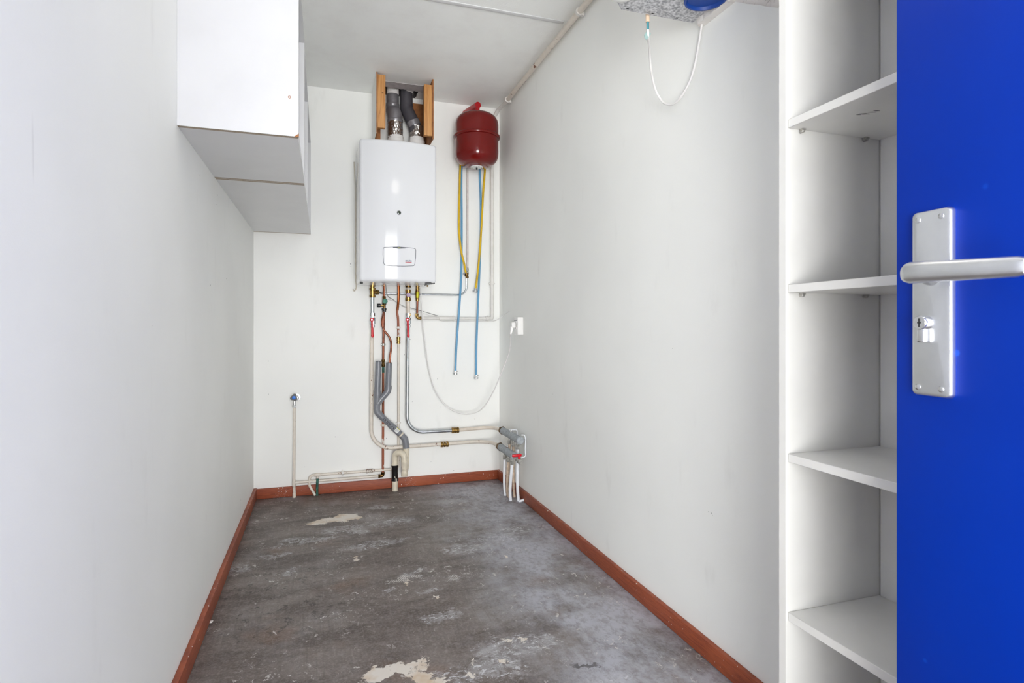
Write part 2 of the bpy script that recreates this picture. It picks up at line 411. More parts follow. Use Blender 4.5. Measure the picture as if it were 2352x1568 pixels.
def foil():
    t = Nt('crinkled_foil_tape'); t.col(lin((206, 202, 198))); t.rough(0.2); t.b.inputs['Metallic'].default_value = 0.95
    vo = t.n('ShaderNodeTexVoronoi'); vo.inputs['Scale'].default_value = 75; t.l(t.pos(), vo.inputs['Vector'])
    t.bump(t.math('ADD', vo.outputs['Distance'], t.noise(60, 4, 0.7)), 0.9, 0.004); return t.m
M['foil'] = foil()
def pine():
    t = Nt('pine_batten'); g = t.noise(10, 4, 0.6, mul=(9, 9, 0.6), dist=0.8)
    c = t.mix(t.ramp(g, 0.35, 0.7), lin((206, 152, 92)), lin((176, 118, 62)))
    vo = t.n('ShaderNodeTexVoronoi'); vo.inputs['Scale'].default_value = 9; t.l(t.pos(), vo.inputs['Vector'])
    t.col(t.mix(t.ramp(vo.outputs['Distance'], 0.03, 0.06, 0.7, 0), c, lin((96, 56, 30)))); t.rough(0.6); t.bump(g, 0.2, 0.0006); return t.m
M['pine'] = pine()
M['mdf'] = plain('brown_hardboard', (160, 104, 58), 0.7, var=0.15, scale=30)
def galv():
    t = Nt('spangled_galvanised_sheet')
    n = t.noise(24, 6, 0.78, dist=2.6); vo = t.n('ShaderNodeTexVoronoi'); vo.inputs['Scale'].default_value = 120; t.l(t.pos(), vo.inputs['Vector'])
    f = t.math('ADD', t.math('MULTIPLY', n, 0.85), t.math('MULTIPLY', vo.outputs['Distance'], 0.25))
    t.col(t.mix(t.ramp(f, 0.40, 0.72), lin((140, 140, 145)), lin((222, 222, 224)))); t.rough(t.ramp(n, 0.3, 0.7, 0.3, 0.55)); t.b.inputs['Metallic'].default_value = 0.35; return t.m
M['galv'] = galv()
def plaster():
    t = Nt('dirty_plaster'); n = t.noise(14, 5, 0.7, mul=(1, 2.0, 5), dist=1.0)
    t.col(t.mix(t.ramp(n, 0.52, 0.74, 0, 0.7), lin((232, 228, 224)), lin((140, 132, 126)))); t.rough(0.85); t.bump(n, 0.5, 0.003); return t.m
M['plaster'] = plaster()
M['blue_plastic'] = plain('blue_plastic', (0, 62, 150), 0.45, var=0.05)
M['teal_tape'] = plain('teal_tape', (70, 140, 150), 0.6)
def door_mat():
    t = Nt('glossy_blue_door_paint'); c = lin((0, 48, 160))
    vo = t.n('ShaderNodeTexVoronoi'); vo.inputs['Scale'].default_value = 11; t.l(t.pos(), vo.inputs['Vector'])
    s = t.math('MULTIPLY', t.ramp(vo.outputs['Distance'], 0.03, 0.06, 1, 0), t.ramp(t.noise(5, 2), 0.5, 0.6, 0, 0.6))
    t.col(t.mix(s, t.mix(t.ramp(t.noise(2.5, 3), 0.3, 0.7), c, lin((0, 44, 152))), lin((20, 84, 205)))); t.rough(0.38)
    t.b.inputs['Specular IOR Level'].default_value = 0.12
    t.bump(t.noise(90, 3), 0.06, 0.001); return t.m
M['door'] = door_mat()
M['insul'] = plain('grey_pipe_insulation', (166, 172, 176), 0.75, var=0.12, scale=60, bump=0.4, bscale=120)
M['white_hose'] = plain('white_plastic_pipe', (234, 236, 240), 0.3, var=0.01)
M['old_hose'] = plain('yellowed_plastic_pipe', (212, 190, 168), 0.4, var=0.18, scale=30)
M['lamp_white'] = plain('opal_lamp_cover', (240, 240, 236), 0.3, var=0)
M['ground'] = plain('outdoor_paving', (170, 168, 162), 0.8, var=0.1)
M['nickel'] = plain('nickel_nut', (196, 194, 188), 0.3, 0.65, var=0.2, scale=60)

# ---------------------------------------------------------------- the room
T = 0.12
def S(name, bm, m, **k): return obj(name, bm, m, kind='structure', smooth=k.pop('smooth', 30), **k)
S('floor', box(new(), (XL-T, -3.2, -0.10), (XR+T, YB+T, 0)), M['floor'])
S('wall_left', box(new(), (XL-T, YN-T, 0), (XL, YB+T, ZC+0.35)), M['wall_side'])
S('wall_right', box(new(), (XR, YN-T, 0), (XR+T, YB+T, ZC+0.35)), M['wall_side'])
S('wall_back', box(new(), (XL, YB, 0), (XR, YB+T, ZC+0.35)), M['wall'])
DX0, DX1, DZ = -0.16, 0.69, 2.08
bm = new(); box(bm, (XL, YN-T, 0), (DX0, YN, ZC)); box(bm, (DX1+0.05, YN-T, 0), (XR, YN, ZC)); box(bm, (DX0, YN-T, DZ), (DX1+0.05, YN, ZC))
S('wall_near', bm, M['wall'])
bm = new(); box(bm, (DX1, YN-T, 0), (DX1+0.05, YN+0.0, DZ), 0.003); box(bm, (DX0-0.0, YN-T, 0), (DX0+0.03, YN, DZ), 0.003)
S('trim_1', bm, M['laminate'])

# ceiling with the ragged hole the flues go up through
bm = new()
outer = [(XL, YN, ZC), (XR, YN, ZC), (XR, YB, ZC), (XL, YB, ZC)]
hx0, hx1, hy0, hy1 = 0.355, 0.560, 3.566, 3.685
hole = []
rnd = random.Random(3)
for (ax, ay, bx, by) in ((hx0, hy0, hx1, hy0+0.01), (hx1, hy0+0.01, hx1, hy1), (hx1, hy1, hx0, hy1), (hx0, hy1, hx0, hy0)):
    for k in range(12):
        t_ = k/12; hole.append((ax+(bx-ax)*t_ + rnd.uniform(-.004, .004), ay+(by-ay)*t_ + rnd.uniform(-.004, .004), ZC))
edges = []
for loop in (outer, hole):
    vs = [bm.verts.new(p) for p in loop]; edges += [bm.edges.new((vs[i], vs[(i+1) % len(vs)])) for i in range(len(vs))]
bmesh.ops.triangle_fill(bm, edges=edges, use_beauty=True)
r_ = bmesh.ops.extrude_face_region(bm, geom=bm.faces[:])
for v in [g for g in r_['geom'] if isinstance(g, bmesh.types.BMVert)]: v.co.z += 0.30
bm.normal_update(); bm.faces.ensure_lookup_table()
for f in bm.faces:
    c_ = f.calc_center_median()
    if abs(f.normal.z) < .3 and hx0-.02 < c_.x < hx1+.02 and hy0-.02 < c_.y < hy1+.02: f.material_index = 1  # sides of the hole get a darker colour
S('ceiling', bm, [M['ceiling'], plain('dark_hole_sides', (58, 54, 54), .9)])
S('trim_4', box(new(), (XL-T, YN-T, ZC+0.30), (XR+T, YB+T, ZC+0.40)), plain('light_stop_slab', (60, 58, 58), .9))  # unseen slab added above the flue hole to keep sky light out
# bead over the joint between two ceiling slabs
bm = new(); box(bm, (XL, 2.535, ZC-0.005), (XR-0.03, 2.560, ZC), 0.002)
S('trim_2', bm, M['laminate'])

SK = 0.060
def skirt(name, a, b):
    return S(name, box(new(), a, b, 0.003), M['skirting'])
skirt('baseboard_back', (XL+0.016, YB-0.016, 0.001), (XR-0.016, YB, SK))
skirt('baseboard_left', (XL, YN, 0.001), (XL+0.018, YB, SK+0.004))
skirt('baseboard_right', (XR-0.017, YN, 0.001), (XR, YB, SK))

# ---------------------------------------------------------------- wall cabinets, upper left
def panel(name, a, b, root, raw='z'):
    bm = new(); box(bm, a, b, 0.0008, 1); bm.normal_update()
    o_ = V(((a[0]+b[0])/2, (a[1]+b[1])/2, (a[2]+b[2])/2))
    for f in bm.faces:
        if raw == 'z' and f.normal.z < -0.9: f.material_index = 1
    return obj(name, bm, [M['laminate'], M['chipboard']], root)
CX1, CZ0, CZ1, PT = -0.066, 1.566, 2.128, 0.018
def cabinet(y0, y1, divs, label):
    r = thing('wall_cabinet', label, 'cabinet', (XL, (y0+y1)/2, CZ0), 'white wall cabinets upper left')
    panel('side_panel', (XL, y0, CZ0), (CX1, y0+PT, CZ1), r)
    panel('side_panel', (XL, y1-PT, CZ0), (CX1, y1, CZ1), r)
    panel('bottom_panel', (XL, y0+PT, CZ0+0.0005), (CX1-0.0005, y1-PT, CZ0+PT), r, None)
    panel('top_panel', (XL, y0+PT, CZ1-PT), (CX1-0.0005, y1-PT, CZ1), r, None)
    panel('back_panel', (XL, y0+PT, CZ0+PT), (XL+0.006, y1-PT, CZ1-PT), r, None)
    for d in divs: panel('divider', (XL+0.006, d, CZ0+PT), (CX1-0.002, d+PT, CZ1-PT), r, None)
    return r
c1 = cabinet(1.811, 2.410, [], 'open white wall cabinet nearest the camera, upper left, with a screw hole in its side')
lathe_bm = lathe(new(), B(665, 223, 1.8115), (0, -1, 0), [(-0.004, 0.0042), (0.0006, 0.0042), (0.0006, 0.0025), (-0.002, 0.0022)], 14)
obj('screw_hole', lathe_bm, M['mdf'], c1, label='brown screw hole')
bm = new(); prism(bm, [(CX1-0.012, 1.8105, CZ0-0.0003), (CX1+0.0004, 1.8105, CZ0-0.0003), (CX1+0.0004, 1.8105, CZ0+0.010)], (0, 1, 0), 0.006)
obj('chipped_corner', bm, M['mdf'], c1, label='chipped brown corner')
cabinet(2.411, 3.699, [3.01], 'long open white wall cabinet reaching the back wall, behind the nearer cabinet')

# ---------------------------------------------------------------- bookcase, right
bk = thing('bookcase', 'tall open white bookcase with shelves against the right wall behind the blue door', 'bookcase', (1.0, 0.5, 0))
BX0, BX1, BY1, BY0, BZ1 = 0.868, 1.118, 0.9375, 0.10, 2.02
for (a, b) in (((BX0, BY1-0.0185, 0.001), (BX1, BY1, BZ1)), ((BX0, BY0, 0.001), (BX1, BY0+0.0185, BZ1))):
    bm = new(); box(bm, a, b, 0.0007, 1); obj('side_panel', bm, M['laminate_warm'], bk)
box_y0, box_y1 = BY0+0.0195, BY1-0.0195
bm = new(); box(bm, (BX1-0.006, BY0+0.019, 0.05), (BX1-0.001, BY1-0.0215, BZ1-0.02)); obj('back_panel', bm, M['laminate_warm'], bk)
bm = new(); box(bm, (BX0+0.004, box_y0, 0.001), (BX0+0.02, box_y1, 0.06)); obj('plinth', bm, M['laminate_warm'], bk)
for i, zt in enumerate((BZ1, 1.735, 1.4175, 1.093, 0.760, 0.4475, 0.078)):
    inset = 0.0045
    bm = new(); box(bm, (BX0+inset, box_y0, zt-0.0165), (BX1-0.007, box_y1, zt), 0.0008, 1)
    sh = obj('shelf', bm, M['laminate_warm'], bk)
    if 0 < i < 6:
        for X_ in (BX0+0.035, BX0+0.20):
            bm = new(); p = V((X_, BY1-0.0190, zt-0.0165-0.0042))
            lathe(bm, p, (0, -1, 0), [(0, 0.0035), (0.009, 0.0035), (0.010, 0.0025)], 10); box(bm, (X_-0.0045, p.y-0.010, p.z+0.0012), (X_+0.0045, p.y-0.002, p.z+0.004))
            obj('shelf_pin', bm, M['nickel'], bk, label='small metal shelf pin')
# scuffed mark under the top visible shelf
bm = new()
for (px, py, w, h) in ((1985, 262, 0.016, 0.0022), (2003, 258, 0.012, 0.0012), (2014, 255, 0.010, 0.001), (1972, 264, 0.007, 0.001)):
    p = FZ(px, py, 1.4005); box(bm, (p.x-w*.4, p.y-w*.5, p.z), (p.x+w*.4, p.y+w*.5, p.z+0.0008), 0.0003, 1, Matrix.Translation(p) @ Matrix.Rotation(0.5, 4, 'Z') @ Matrix.Scale(h/w*1.6, 4, (1, 1, 0)) @ Matrix.Translation(-p))
obj('scratch', bm, M['dark'], bk, label='dark scratch mark')

# ---------------------------------------------------------------- blue door, right foreground
ang = math.radians(4.0)
D0 = RX(2058, 750, 0.776); D0.z = 0
du = V((-math.sin(ang), -math.cos(ang), 0)); dn = V((-math.cos(ang), math.sin(ang), 0))
DM = Matrix((( du.x, dn.x, 0, D0.x), (du.y, dn.y, 0, D0.y), (0, 0, 1, 0), (0, 0, 0, 1)))   # local: u along the leaf, n out of its face, z up
def DP(px, py):      # door-face local (u, z) under a spot of the photograph
    d = ray(px, py); o = V((0, 0, CAM_H)); t_ = (D0-o).dot(dn)/d.dot(dn); p = o+d*t_
    return (p-D0).dot(du), p.z
door = thing('door_1', None, None, (D0.x, D0.y, 0.0)); tag(door, kind='structure')
def dobj(name, bm, m, parent=None, **k):
    bm.transform(DM); return obj(name, bm, m, parent or door, **k)
dobj('door_leaf', box(new(), (0, -0.040, 0.008), (0.84, 0, 2.04), 0.002), M['door'])
u0, _ = DP(2105, 700); u1, _ = DP(2195, 700); _, zt = DP(2150, 482); _, zb = DP(2150, 910)
bm = new(); rings = []
for yy, ins in ((0.0, 0.0), (0.0055, 0.0), (0.0080, 0.0012), (0.0090, 0.0038)):
    r_c = 0.006; x0, x1, z0_, z1_ = u0+ins, u1-ins, zb+ins, zt-ins; ring_ = []
    for cx_, cz_, a0_ in ((x1-r_c, z1_-r_c, 0), (x0+r_c, z1_-r_c, PI/2), (x0+r_c, z0_+r_c, PI), (x1-r_c, z0_+r_c, 1.5*PI)):
        for k in range(7): ring_.append(bm.verts.new((cx_+r_c*math.cos(a0_+PI/2*k/6), yy, cz_+r_c*math.sin(a0_+PI/2*k/6))))
    rings.append(ring_)
for ra, rb in zip(rings, rings[1:]):
    for k in range(28): bm.faces.new((ra[k], ra[(k+1) % 28], rb[(k+1) % 28], rb[k]))
bm.faces.new(rings[0]); bm.faces.new(rings[-1])
plate = dobj('backplate', bm, M['alu'], label='satin aluminium door handle backplate')
for (uu, zz) in ((u0+0.010, zt-0.011), (u1-0.012, zt-0.011), (u0+0.010, zb+0.011), (u1-0.012, zb+0.011)):
    bm = new(); lathe(bm, (uu, 0.0085, zz), (0, 1, 0), [(0, 0.0042), (0.0014, 0.0038), (0.0020, 0.002), (0.0021, 0)], 16)
    dobj('screw', bm, M['chrome'], plate)
uc, zc = DP(2140, 741)
bm = new(); lathe(bm, (uc, 0.009, zc), (0, 1, 0), [(0, 0.0098), (0.010, 0.0098), (0.012, 0.0085)], 24); box(bm, (uc-0.0052, 0.009, zc-0.026), (uc+0.0052, 0.020, zc-0.002), 0.002)
cyl = dobj('lock_cylinder', bm, M['chrome'], label='chrome lock cylinder')
bm = new(); box(bm, (uc-0.001, 0.0205, zc-0.0058), (uc+0.001, 0.0216, zc+0.0058)); box(bm, (uc-0.0025, 0.0205, zc-0.001), (uc+0.0025, 0.0216, zc+0.001)); dobj('keyway', bm, M['dark'], cyl)
us = (u0+u1)/2 + 0.002; zs = 1.0795
lev = thing('lever_handle', None, None, (0, 0, 0)); lev.parent = door; 
bm = new(); lathe(bm, (us, 0.009, zs-0.002), (0, 1, 0), [(0, 0.0135), (0.006, 0.0125), (0.010, 0.010), (0.040, 0.010)], 24)
pts = [(us-0.006, 0.050, zs), (us-0.004, 0.050, zs), (us, 0.0505, zs), (us+0.006, 0.051, zs-0.0002), (us+0.03, 0.052, zs-0.0008), (us+0.08, 0.053, zs-0.003), (us+0.135, 0.052, zs-0.005), (us+0.143, 0.052, zs-0.0054), (us+0.147, 0.052, zs-0.0056)]
rr = [0.004, 0.0088, 0.0118, 0.0138, 0.0136, 0.0125, 0.0115, 0.0095, 0.003]
tube(bm, [V(p) for p in pts], rr, 24, flat=0.62, up=(0, 0, 1))
bpy.data.objects.remove(lev)
dobj('lever_handle', bm, M['alu'], label='satin aluminium lever handle')

# ---------------------------------------------------------------- boiler
KX0, KX1, KYF, KZ0, KZ1 = 0.196, 0.633, 3.352, 1.263, 2.064
KXC = (KX0+KX1)/2; KW = (KX1-KX0)/2
def front(x):                   # bulged front plane of the boiler cover
    s = (x-KXC)/KW; return KYF - 0.036*(1-s*s)
boiler = thing('boiler', 'white wall-hung gas boiler with a rounded glossy front cover on the back wall', 'boiler', (KXC, 3.52, KZ0))
def plan(inset):                # plan outline, anticlockwise from the left rear corner
    pts = []; x0, x1 = KX0+inset, KX1-inset; rc = 0.020
    pts.append((x0, 3.66-inset*0)); pts.append((x0, KYF+rc+inset))
    for k in range(1, 7):
        a = PI - (PI/2)*k/7; pts.append((x0+rc+rc*math.cos(a), front(x0+rc)+inset+rc-rc*math.sin(a)))
    for k in range(25):
        x = x0+rc + (x1-x0-2*rc)*k/24; pts.append((x, front(x)+inset))
    for k in range(1, 7):
        a = PI/2 - (PI/2)*k/7; pts.append((x1-rc+rc*math.cos(a), front(x1-rc)+inset+rc-rc*math.sin(a)))
    pts.append((x1, KYF+rc+inset)); pts.append((x1, 3.66)); return pts
bm = new(); rings = []
for z, ins in ((KZ0, 0.020), (KZ0+0.003, 0.008), (KZ0+0.010, 0.002), (KZ0+0.020, 0.0005), (KZ0+0.033, 0.0), (KZ0+0.048, 0.0008), (KZ0+0.060, 0.0005), (KZ0+0.075, 0.0), (1.6, 0), (KZ1-0.018, 0), (KZ1-0.008, 0.002), (KZ1-0.002, 0.006), (KZ1, 0.013)):
    rings.append([bm.verts.new((x, y, z)) for x, y in plan(ins)])
for a, b in zip(rings, rings[1:]):
    for k in range(len(a)-1): bm.faces.new((a[k], a[k+1], b[k+1], b[k]))
bm.faces.new(rings[0]); bm.faces.new(rings[-1])
obj('cover', bm, M['boiler'], boiler, smooth=50)
obj('chassis', box(new(), (KX0+0.012, 3.40, KZ0+0.004), (KX1-0.012, 3.698, KZ1-0.01), 0.003), M['boiler'], boiler)
bm = new(); prism(bm, [FZ(a_, b_, KZ0-.0005) for a_, b_ in ((975, 656.5), (983, 653), (990, 653.2), (999, 651.5), (988, 649.8), (976, 649.6))], (0, 0, 1), 0.004); obj('cable_gland_slot', bm, M['dark'], boiler, label='black slot on underside')
bm = new(); box(bm, B(827, 651, 3.42), B(833, 645, 3.45), 0.002); obj('cover_clip', bm, M['dark'], boiler)
bm = new(); nut(bm, B(982, 656, 3.55), (0, 0, 1), 0.006, 0.012); obj('drain_screw', bm, M['brass'], boiler)
def onfront(px, py, off=0.0):
    p = B(px, py, KYF-0.02)
    for _ in range(5): p = B(px, py, front(p.x)-off)
    return p
bm = new(); tube(bm, [onfront(px, py, 0.0004) for px, py in
    spline([V((a, b, 0)) for a, b in ((884, 568), (900, 567), (917, 567), (935, 568.6), (950, 570))], 3) and [(880.5, 600), (879.6, 585), (879.8, 572), (881, 569), (885, 567.7), (900, 567), (917, 567), (935, 568.6), (950, 569.8), (953.6, 571), (955, 574), (954.6, 590), (953, 606), (951.5, 609), (948, 610.3), (930, 611), (915, 610.8), (900, 610), (886, 608.6), (882.5, 606.8), (881.2, 603.5), (880.5, 600)]], 0.0015, 6)
obj('flap_outline', bm, M['outline'], boiler, label='grey outline of the control flap')
bm = new(); prism(bm, [onfront(a, b, 0.002) for a, b in ((901.5, 567), (917, 566.8), (934, 568.4), (931, 570.2), (917, 570.8), (904, 569.6))], (0, 1, 0), 0.003)
slot = obj('handle_slot', bm, M['outline'], boiler)
bm = new(); prism(bm, [onfront(a, b, 0.0027) for a, b in ((914, 568.3), (920, 568.6), (920, 569.9), (914, 569.6))], (0, 1, 0), 0.001)
obj('indicator', bm, M['yellow_lamp'], slot, label='yellow indicator light')
c = onfront(916.5, 488.5, 0.0)
bm = new(); lathe(bm, c+V((0, 0.004, 0)), (0, -1, 0), [(0, 0.0125), (0.006, 0.0125), (0.0065, 0.011), (0.005, 0.0095)], 28); ring = obj('sight_ring', bm, M['boiler_inner'], boiler)
bm = new(); lathe(bm, c+V((0, 0.003, 0)), (0, -1, 0), [(0, 0.0096), (0.005, 0.0094), (0.006, 0.006), (0.0062, 0)], 24); obj('sight_glass', bm, M['glass_dark'], boiler, label='dark green sight glass')

def text_bm(txt, size, Mx, depth=0.0004, sx=1.0):
    cu = bpy.data.curves.new('txt', 'FONT'); cu.body = txt; cu.size = size; cu.extrude = depth; cu.align_x = 'CENTER'; cu.align_y = 'CENTER'
    o = bpy.data.objects.new('txt', cu); COL.objects.link(o)
    dg = bpy.context.evaluated_depsgraph_get(); me = bpy.data.meshes.new_from_object(o.evaluated_get(dg))
    bm = new(); bm.from_mesh(me); bpy.data.objects.remove(o); bpy.data.curves.remove(cu); bpy.data.meshes.remove(me)
    bm.transform(Mx @ Matrix.Scale(sx, 4, (1, 0, 0))); return bm
UP_FRONT = Matrix.Rotation(PI/2, 4, 'X')       # text lying in XY -> standing, facing -Y
p = onfront(938.5, 600.5, 0.0008)
slope = Matrix.Rotation(math.atan((front(p.x+0.01)-front(p.x-0.01))/0.02), 4, 'Z')
# three squared letters a w b drawn as thin strokes over a red bar
bm = new(); LM = Matrix.Translation(p) @ slope
def stroke(x0, z0, x1, z1): box(bm, (x0, -0.0006, z0), (x1, 0.0004, z1), 0, M=LM)
h, w, s_ = 0.0060, 0.0105, 0.0014
for i, x in enumerate((-0.0180, -0.0055, 0.0070)):
    if i == 0:
        stroke(x, h-s_, x+w, h); stroke(x+w-s_, 0, x+w, h); stroke(x, 0, x+w, s_); stroke(x, 0, x+s_, h*0.62); stroke(x, h*0.5, x+w, h*0.5+s_*0.7)
    if i == 1:
        stroke(x, 0, x+s_, h); stroke(x+w-s_, 0, x+w, h); stroke(x, 0, x+w, s_); stroke(x+w/2-s_/2, 0, x+w/2+s_/2, h)
    if i == 2:
        stroke(x, 0, x+s_, h*1.5); stroke(x+w-s_, 0, x+w, h); stroke(x, 0, x+w, s_); stroke(x, h-s_, x+w, h)
obj('logo_letters', bm, M['logo_blue'], boiler, label='small squared letters reading awb')
bm = new(); box(bm, (-0.0182, -0.0006, -0.0062), (0.0176, 0.0004, -0.0030), 0, M=LM); obj('logo_bar', bm, M['logo_red'], boiler, label='thin red bar under the letters')

# ---------------------------------------------------------------- flues and their open casing above the boiler
FY = 3.632
def flue(name, label, pts, r, upper, split):
    o = thing(name, label, 'flue pipe', B(pts[-1][0], pts[-1][1], FY), 'flue pipes above the boiler')
    return o
fl = thing('flue_pipe', 'left flue pipe above the boiler, pale grey with crinkled foil round its foot', 'flue pipe', B(908, 330, 3.52))
obj('upper_pipe', tube(new(), [B(902, 170, FY), B(902, 249, FY)], 0.0370, 32), M['flue_alu'], fl)
bm = new(); vl(bm, 902, FY, [(190, 0.0380), (216, 0.0380), (218, 0.0372)], 32); obj('paint_band', bm, M['plaster'], fl, label='white paint band under the ceiling')
bm = new(); vl(bm, 902, FY, [(239, 0.0388), (240, 0.0405), (244, 0.0405), (245, 0.039), (249, 0.039), (250, 0.0405), (254, 0.0400)], 32); obj('socket_ring', bm, M['flue_alu'], fl)
bm = new(); tube(bm, spline([B(903, 250, FY), B(904, 256, FY-0.003), B(907, 266, 3.605), B(908, 281, 3.600)], 5), [0.038, .040, .042, .0435]+[0.0448]*10+[0.045]*2, 32); obj('bulb_section', bm, M['flue_alu'], fl)
bm = new(); vl(bm, 908, 3.600, [(275, 0.0445), (276, 0.0470), (281, 0.0470), (282, 0.0450)], 32); obj('seam_ring', bm, M['flue_alu'], fl)
def crumple(bm, px, Y, y0, y1, r, seg=72, n=26, seed=0, amp=0.0010):
    rn = random.Random(seed); rings = []
    for j in range(n+1):
        p = B(px, y0+(y1-y0)*j/n, Y)
        rings.append([bm.verts.new(p + V((math.cos(2*PI*k/seg), math.sin(2*PI*k/seg), 0))*(r+rn.uniform(-amp, amp))) for k in range(seg)])
    for a, b in zip(rings, rings[1:]):
        for k in range(seg): bm.faces.new((a[k], a[(k+1) % seg], b[(k+1) % seg], b[k]))
    return bm
obj('foil_wrap', crumple(new(), 908, 3.600, 281, 326, 0.0450, seed=1), M['foil'], fl, smooth=25, label='crinkled aluminium foil tape')
bm = new(); vl(bm, 909, 3.600, [(313, 0.0460), (315, 0.0475), (320, 0.0475), (321, 0.051), (353, 0.051)], 36); obj('collar', bm, M['socket'], fl, label='white plastic collar')

fr = thing('flue_pipe', 'right flue pipe above the boiler, charcoal and bent to the right', 'flue pipe', B(957, 335, 3.52))
obj('upper_pipe', tube(new(), [B(933.5, 150, FY), B(933.5, 246, FY)], 0.0385, 32), M['pvc_dark'], fr)
bm = new(); vl(bm, 935, FY, [(190, 0.0392), (214, 0.0392), (215, 0.0386)], 32); obj('paint_band', bm, M['plaster'], fr, label='white paint band under the ceiling')
bm = new(); tube(bm, fillet([B(933.5, 240, FY), B(933.5, 250, FY), B(953, 290, 3.600), B(957, 312, 3.600)], 0.05, 6), 0.0395, 32); obj('bent_section', bm, M['pvc_dark'], fr)
bm = new(); a, b = B(933.5, 247, FY), B(935.5, 253, FY); lathe(bm, a, (b-a).normalized(), [(0, 0.0388), (0.001, 0.0408), (0.008, 0.0408), (0.009, 0.039)], 32); obj('socket_ring', bm, M['pvc_dark'], fr)
bm = new(); a, b = B(948.2, 278, 3.600), B(954, 292, 3.600); lathe(bm, a, (b-a).normalized(), [(0, 0.040), (0.0005, 0.0407), (0.032, 0.0407), (0.0325, 0.040)], 32); obj('grey_tape', bm, M['flue_alu'], fr)
obj('foil_wrap', crumple(new(), 957, 3.600, 291, 330, 0.0425, seed=2), M['foil'], fr, smooth=25, label='crinkled aluminium foil tape')
bm = new(); vl(bm, 957.5, 3.600, [(317, 0.0435), (319, 0.045), (324, 0.045), (325, 0.048), (353, 0.048)], 36); obj('collar', bm, M['socket'], fr, label='white plastic collar')

cs = thing('flue_casing', 'open-fronted boxing of white hardboard and pine battens around the flues', 'boxing', (0.46, 3.53, 2.10))
def cpanel(x0, x1, outer_sign):
    bm = new(); box(bm, (x0, 3.372, 2.108), (x1, YB-0.0005, ZC-0.0005), 0); bm.normal_update()
    for f in bm.faces:
        if f.normal.x*outer_sign > 0.9: f.material_index = 1
    o = obj('side_board', bm, [M['mdf'], M['wall']], cs, smooth=0); return o
XA = B(866.5, 200, 3.372).x; XBR = B(993.5, 200, 3.378).x
cpanel(XA-0.005, XA+0.0015, -1); cpanel(XBR-0.001, XBR+0.0055, 1)
a0 = B(868.5, 170, 3.375); a1 = B(885.5, 294, 3.375)
obj('batten', box(new(), (XA+0.0015, 3.375, a1.z), (a1.x, 3.405, a0.z), 0.0015), M['pine'], cs)
a0 = B(974.5, 193, 3.380); a1 = B(991, 312, 3.380)
obj('batten', box(new(), (a0.x, 3.380, a1.z), (XBR-0.001, 3.412, a0.z), 0.0015), M['pine'], cs)
obj('back_board', box(new(), (B(948, 250, 3.69).x, 3.688, 2.08), (XBR-0.001, YB-0.0005, 2.425), 0.001), M['mdf'], cs)
obj('back_board', box(new(), (XA+0.0015, 3.50, 2.08), (XA+0.030, 3.516, 2.19), 0.001), M['mdf'], cs)
# rough plaster lip round the hole
bm = new(); n_ = 30; top = []; bot = []
rn = random.Random(5)
for k in range(n_+1):
    x = XA+0.004 + (XBR-XA-0.008)*k/n_
    top.append(V((x, 3.562+rn.uniform(-.005, .005)+0.02*(k/n_)**3, ZC-0.0008))); bot.append(V((x, 3.478, ZC-0.0008)))
poly = bot + top[::-1]; prism(bm, poly, (0, 0, -1), 0.003)
obj('plaster_lip', bm, plain('grey_raw_plaster', (196, 190, 190), .9, var=.12, scale=30, bump=.5, bscale=120), cs)

# ---------------------------------------------------------------- expansion tank
TC = B(1095, 316, 3.515); TX, TY = TC.x, TC.y; TR = 0.1355
zr = B(1095, 316, TY).z; ztop = zr+0.152; zbot = B(1095, 384, TY).z
tank = thing('expansion_tank', 'round dark red expansion tank hung high on the back wall beside the boiler', 'expansion tank', (TX, TY, zbot))
def dome(R, H, hz, n=10, e=2.6):  # super-ellipse shoulder
    return [(R*max(0.0, (1-(k/n)**e))**(1/e), hz + (H-hz)*(k/n)) for k in range(n+1)]
hu = ztop-zr; hd = zr-zbot
prof = [(z, r) for r, z in [(0.0, 0)]]
up_ = [(r, z) for r, z in dome(TR, hu, hu*0.42, 16, 2.75)]; dn_ = [(r, z) for r, z in dome(TR, hd, hd*0.48, 16, 2.8)]
bm = new(); lathe(bm, (TX, TY, zr), (0, 0, 1), [(0.0, TR)] + [(z, max(r, 0)) for r, z in up_], 56); obj('upper_shell', bm, M['tank'], tank, smooth=60)
bm = new(); lathe(bm, (TX, TY, zr), (0, 0, -1), [(0.0, TR)] + [(z, max(r, 0)) for r, z in dn_], 56); obj('lower_shell', bm, M['tank'], tank, smooth=60)
bm = new(); lathe(bm, (TX, TY, zr-0.009), (0, 0, 1), [(0, TR-0.002), (0.001, TR+0.007), (0.005, TR+0.0105), (0.014, TR+0.0105), (0.018, TR+0.006), (0.020, TR-0.002)], 64); obj('clamp_band', bm, M['tank'], tank, smooth=60)
bm = new(); lathe(bm, (TX, TY, zbot+0.003), (0, 0, -1), [(0, 0.039), (0.0045, 0.039), (0.006, 0.037)], 40); lb = obj('base_label', bm, M['label'], tank, label='round white label')
bm = new()
for k in range(26):
    if k % 5 == 4: continue
    a = 2*PI*k/26; c = V((TX+0.031*math.cos(a), TY+0.031*math.sin(a), zbot-0.0034)); box(bm, c-V((0.0016, 0.0022, 0)), c+V((0.0016, 0.0022, 0.0006)), 0, M=Matrix.Translation(c) @ Matrix.Rotation(a, 4, 'Z') @ Matrix.Translation(-c))
obj('label_print', bm, M['print'], lb)
bm = new(); lathe(bm, (TX, TY, zbot-0.002), (0, 0, -1), [(0, 0.0055), (0.012, 0.005), (0.014, 0.003)], 14); obj('air_valve', bm, M['black_plastic'], tank, label='black air valve cap')
c = B(1098, 241, 3.50)
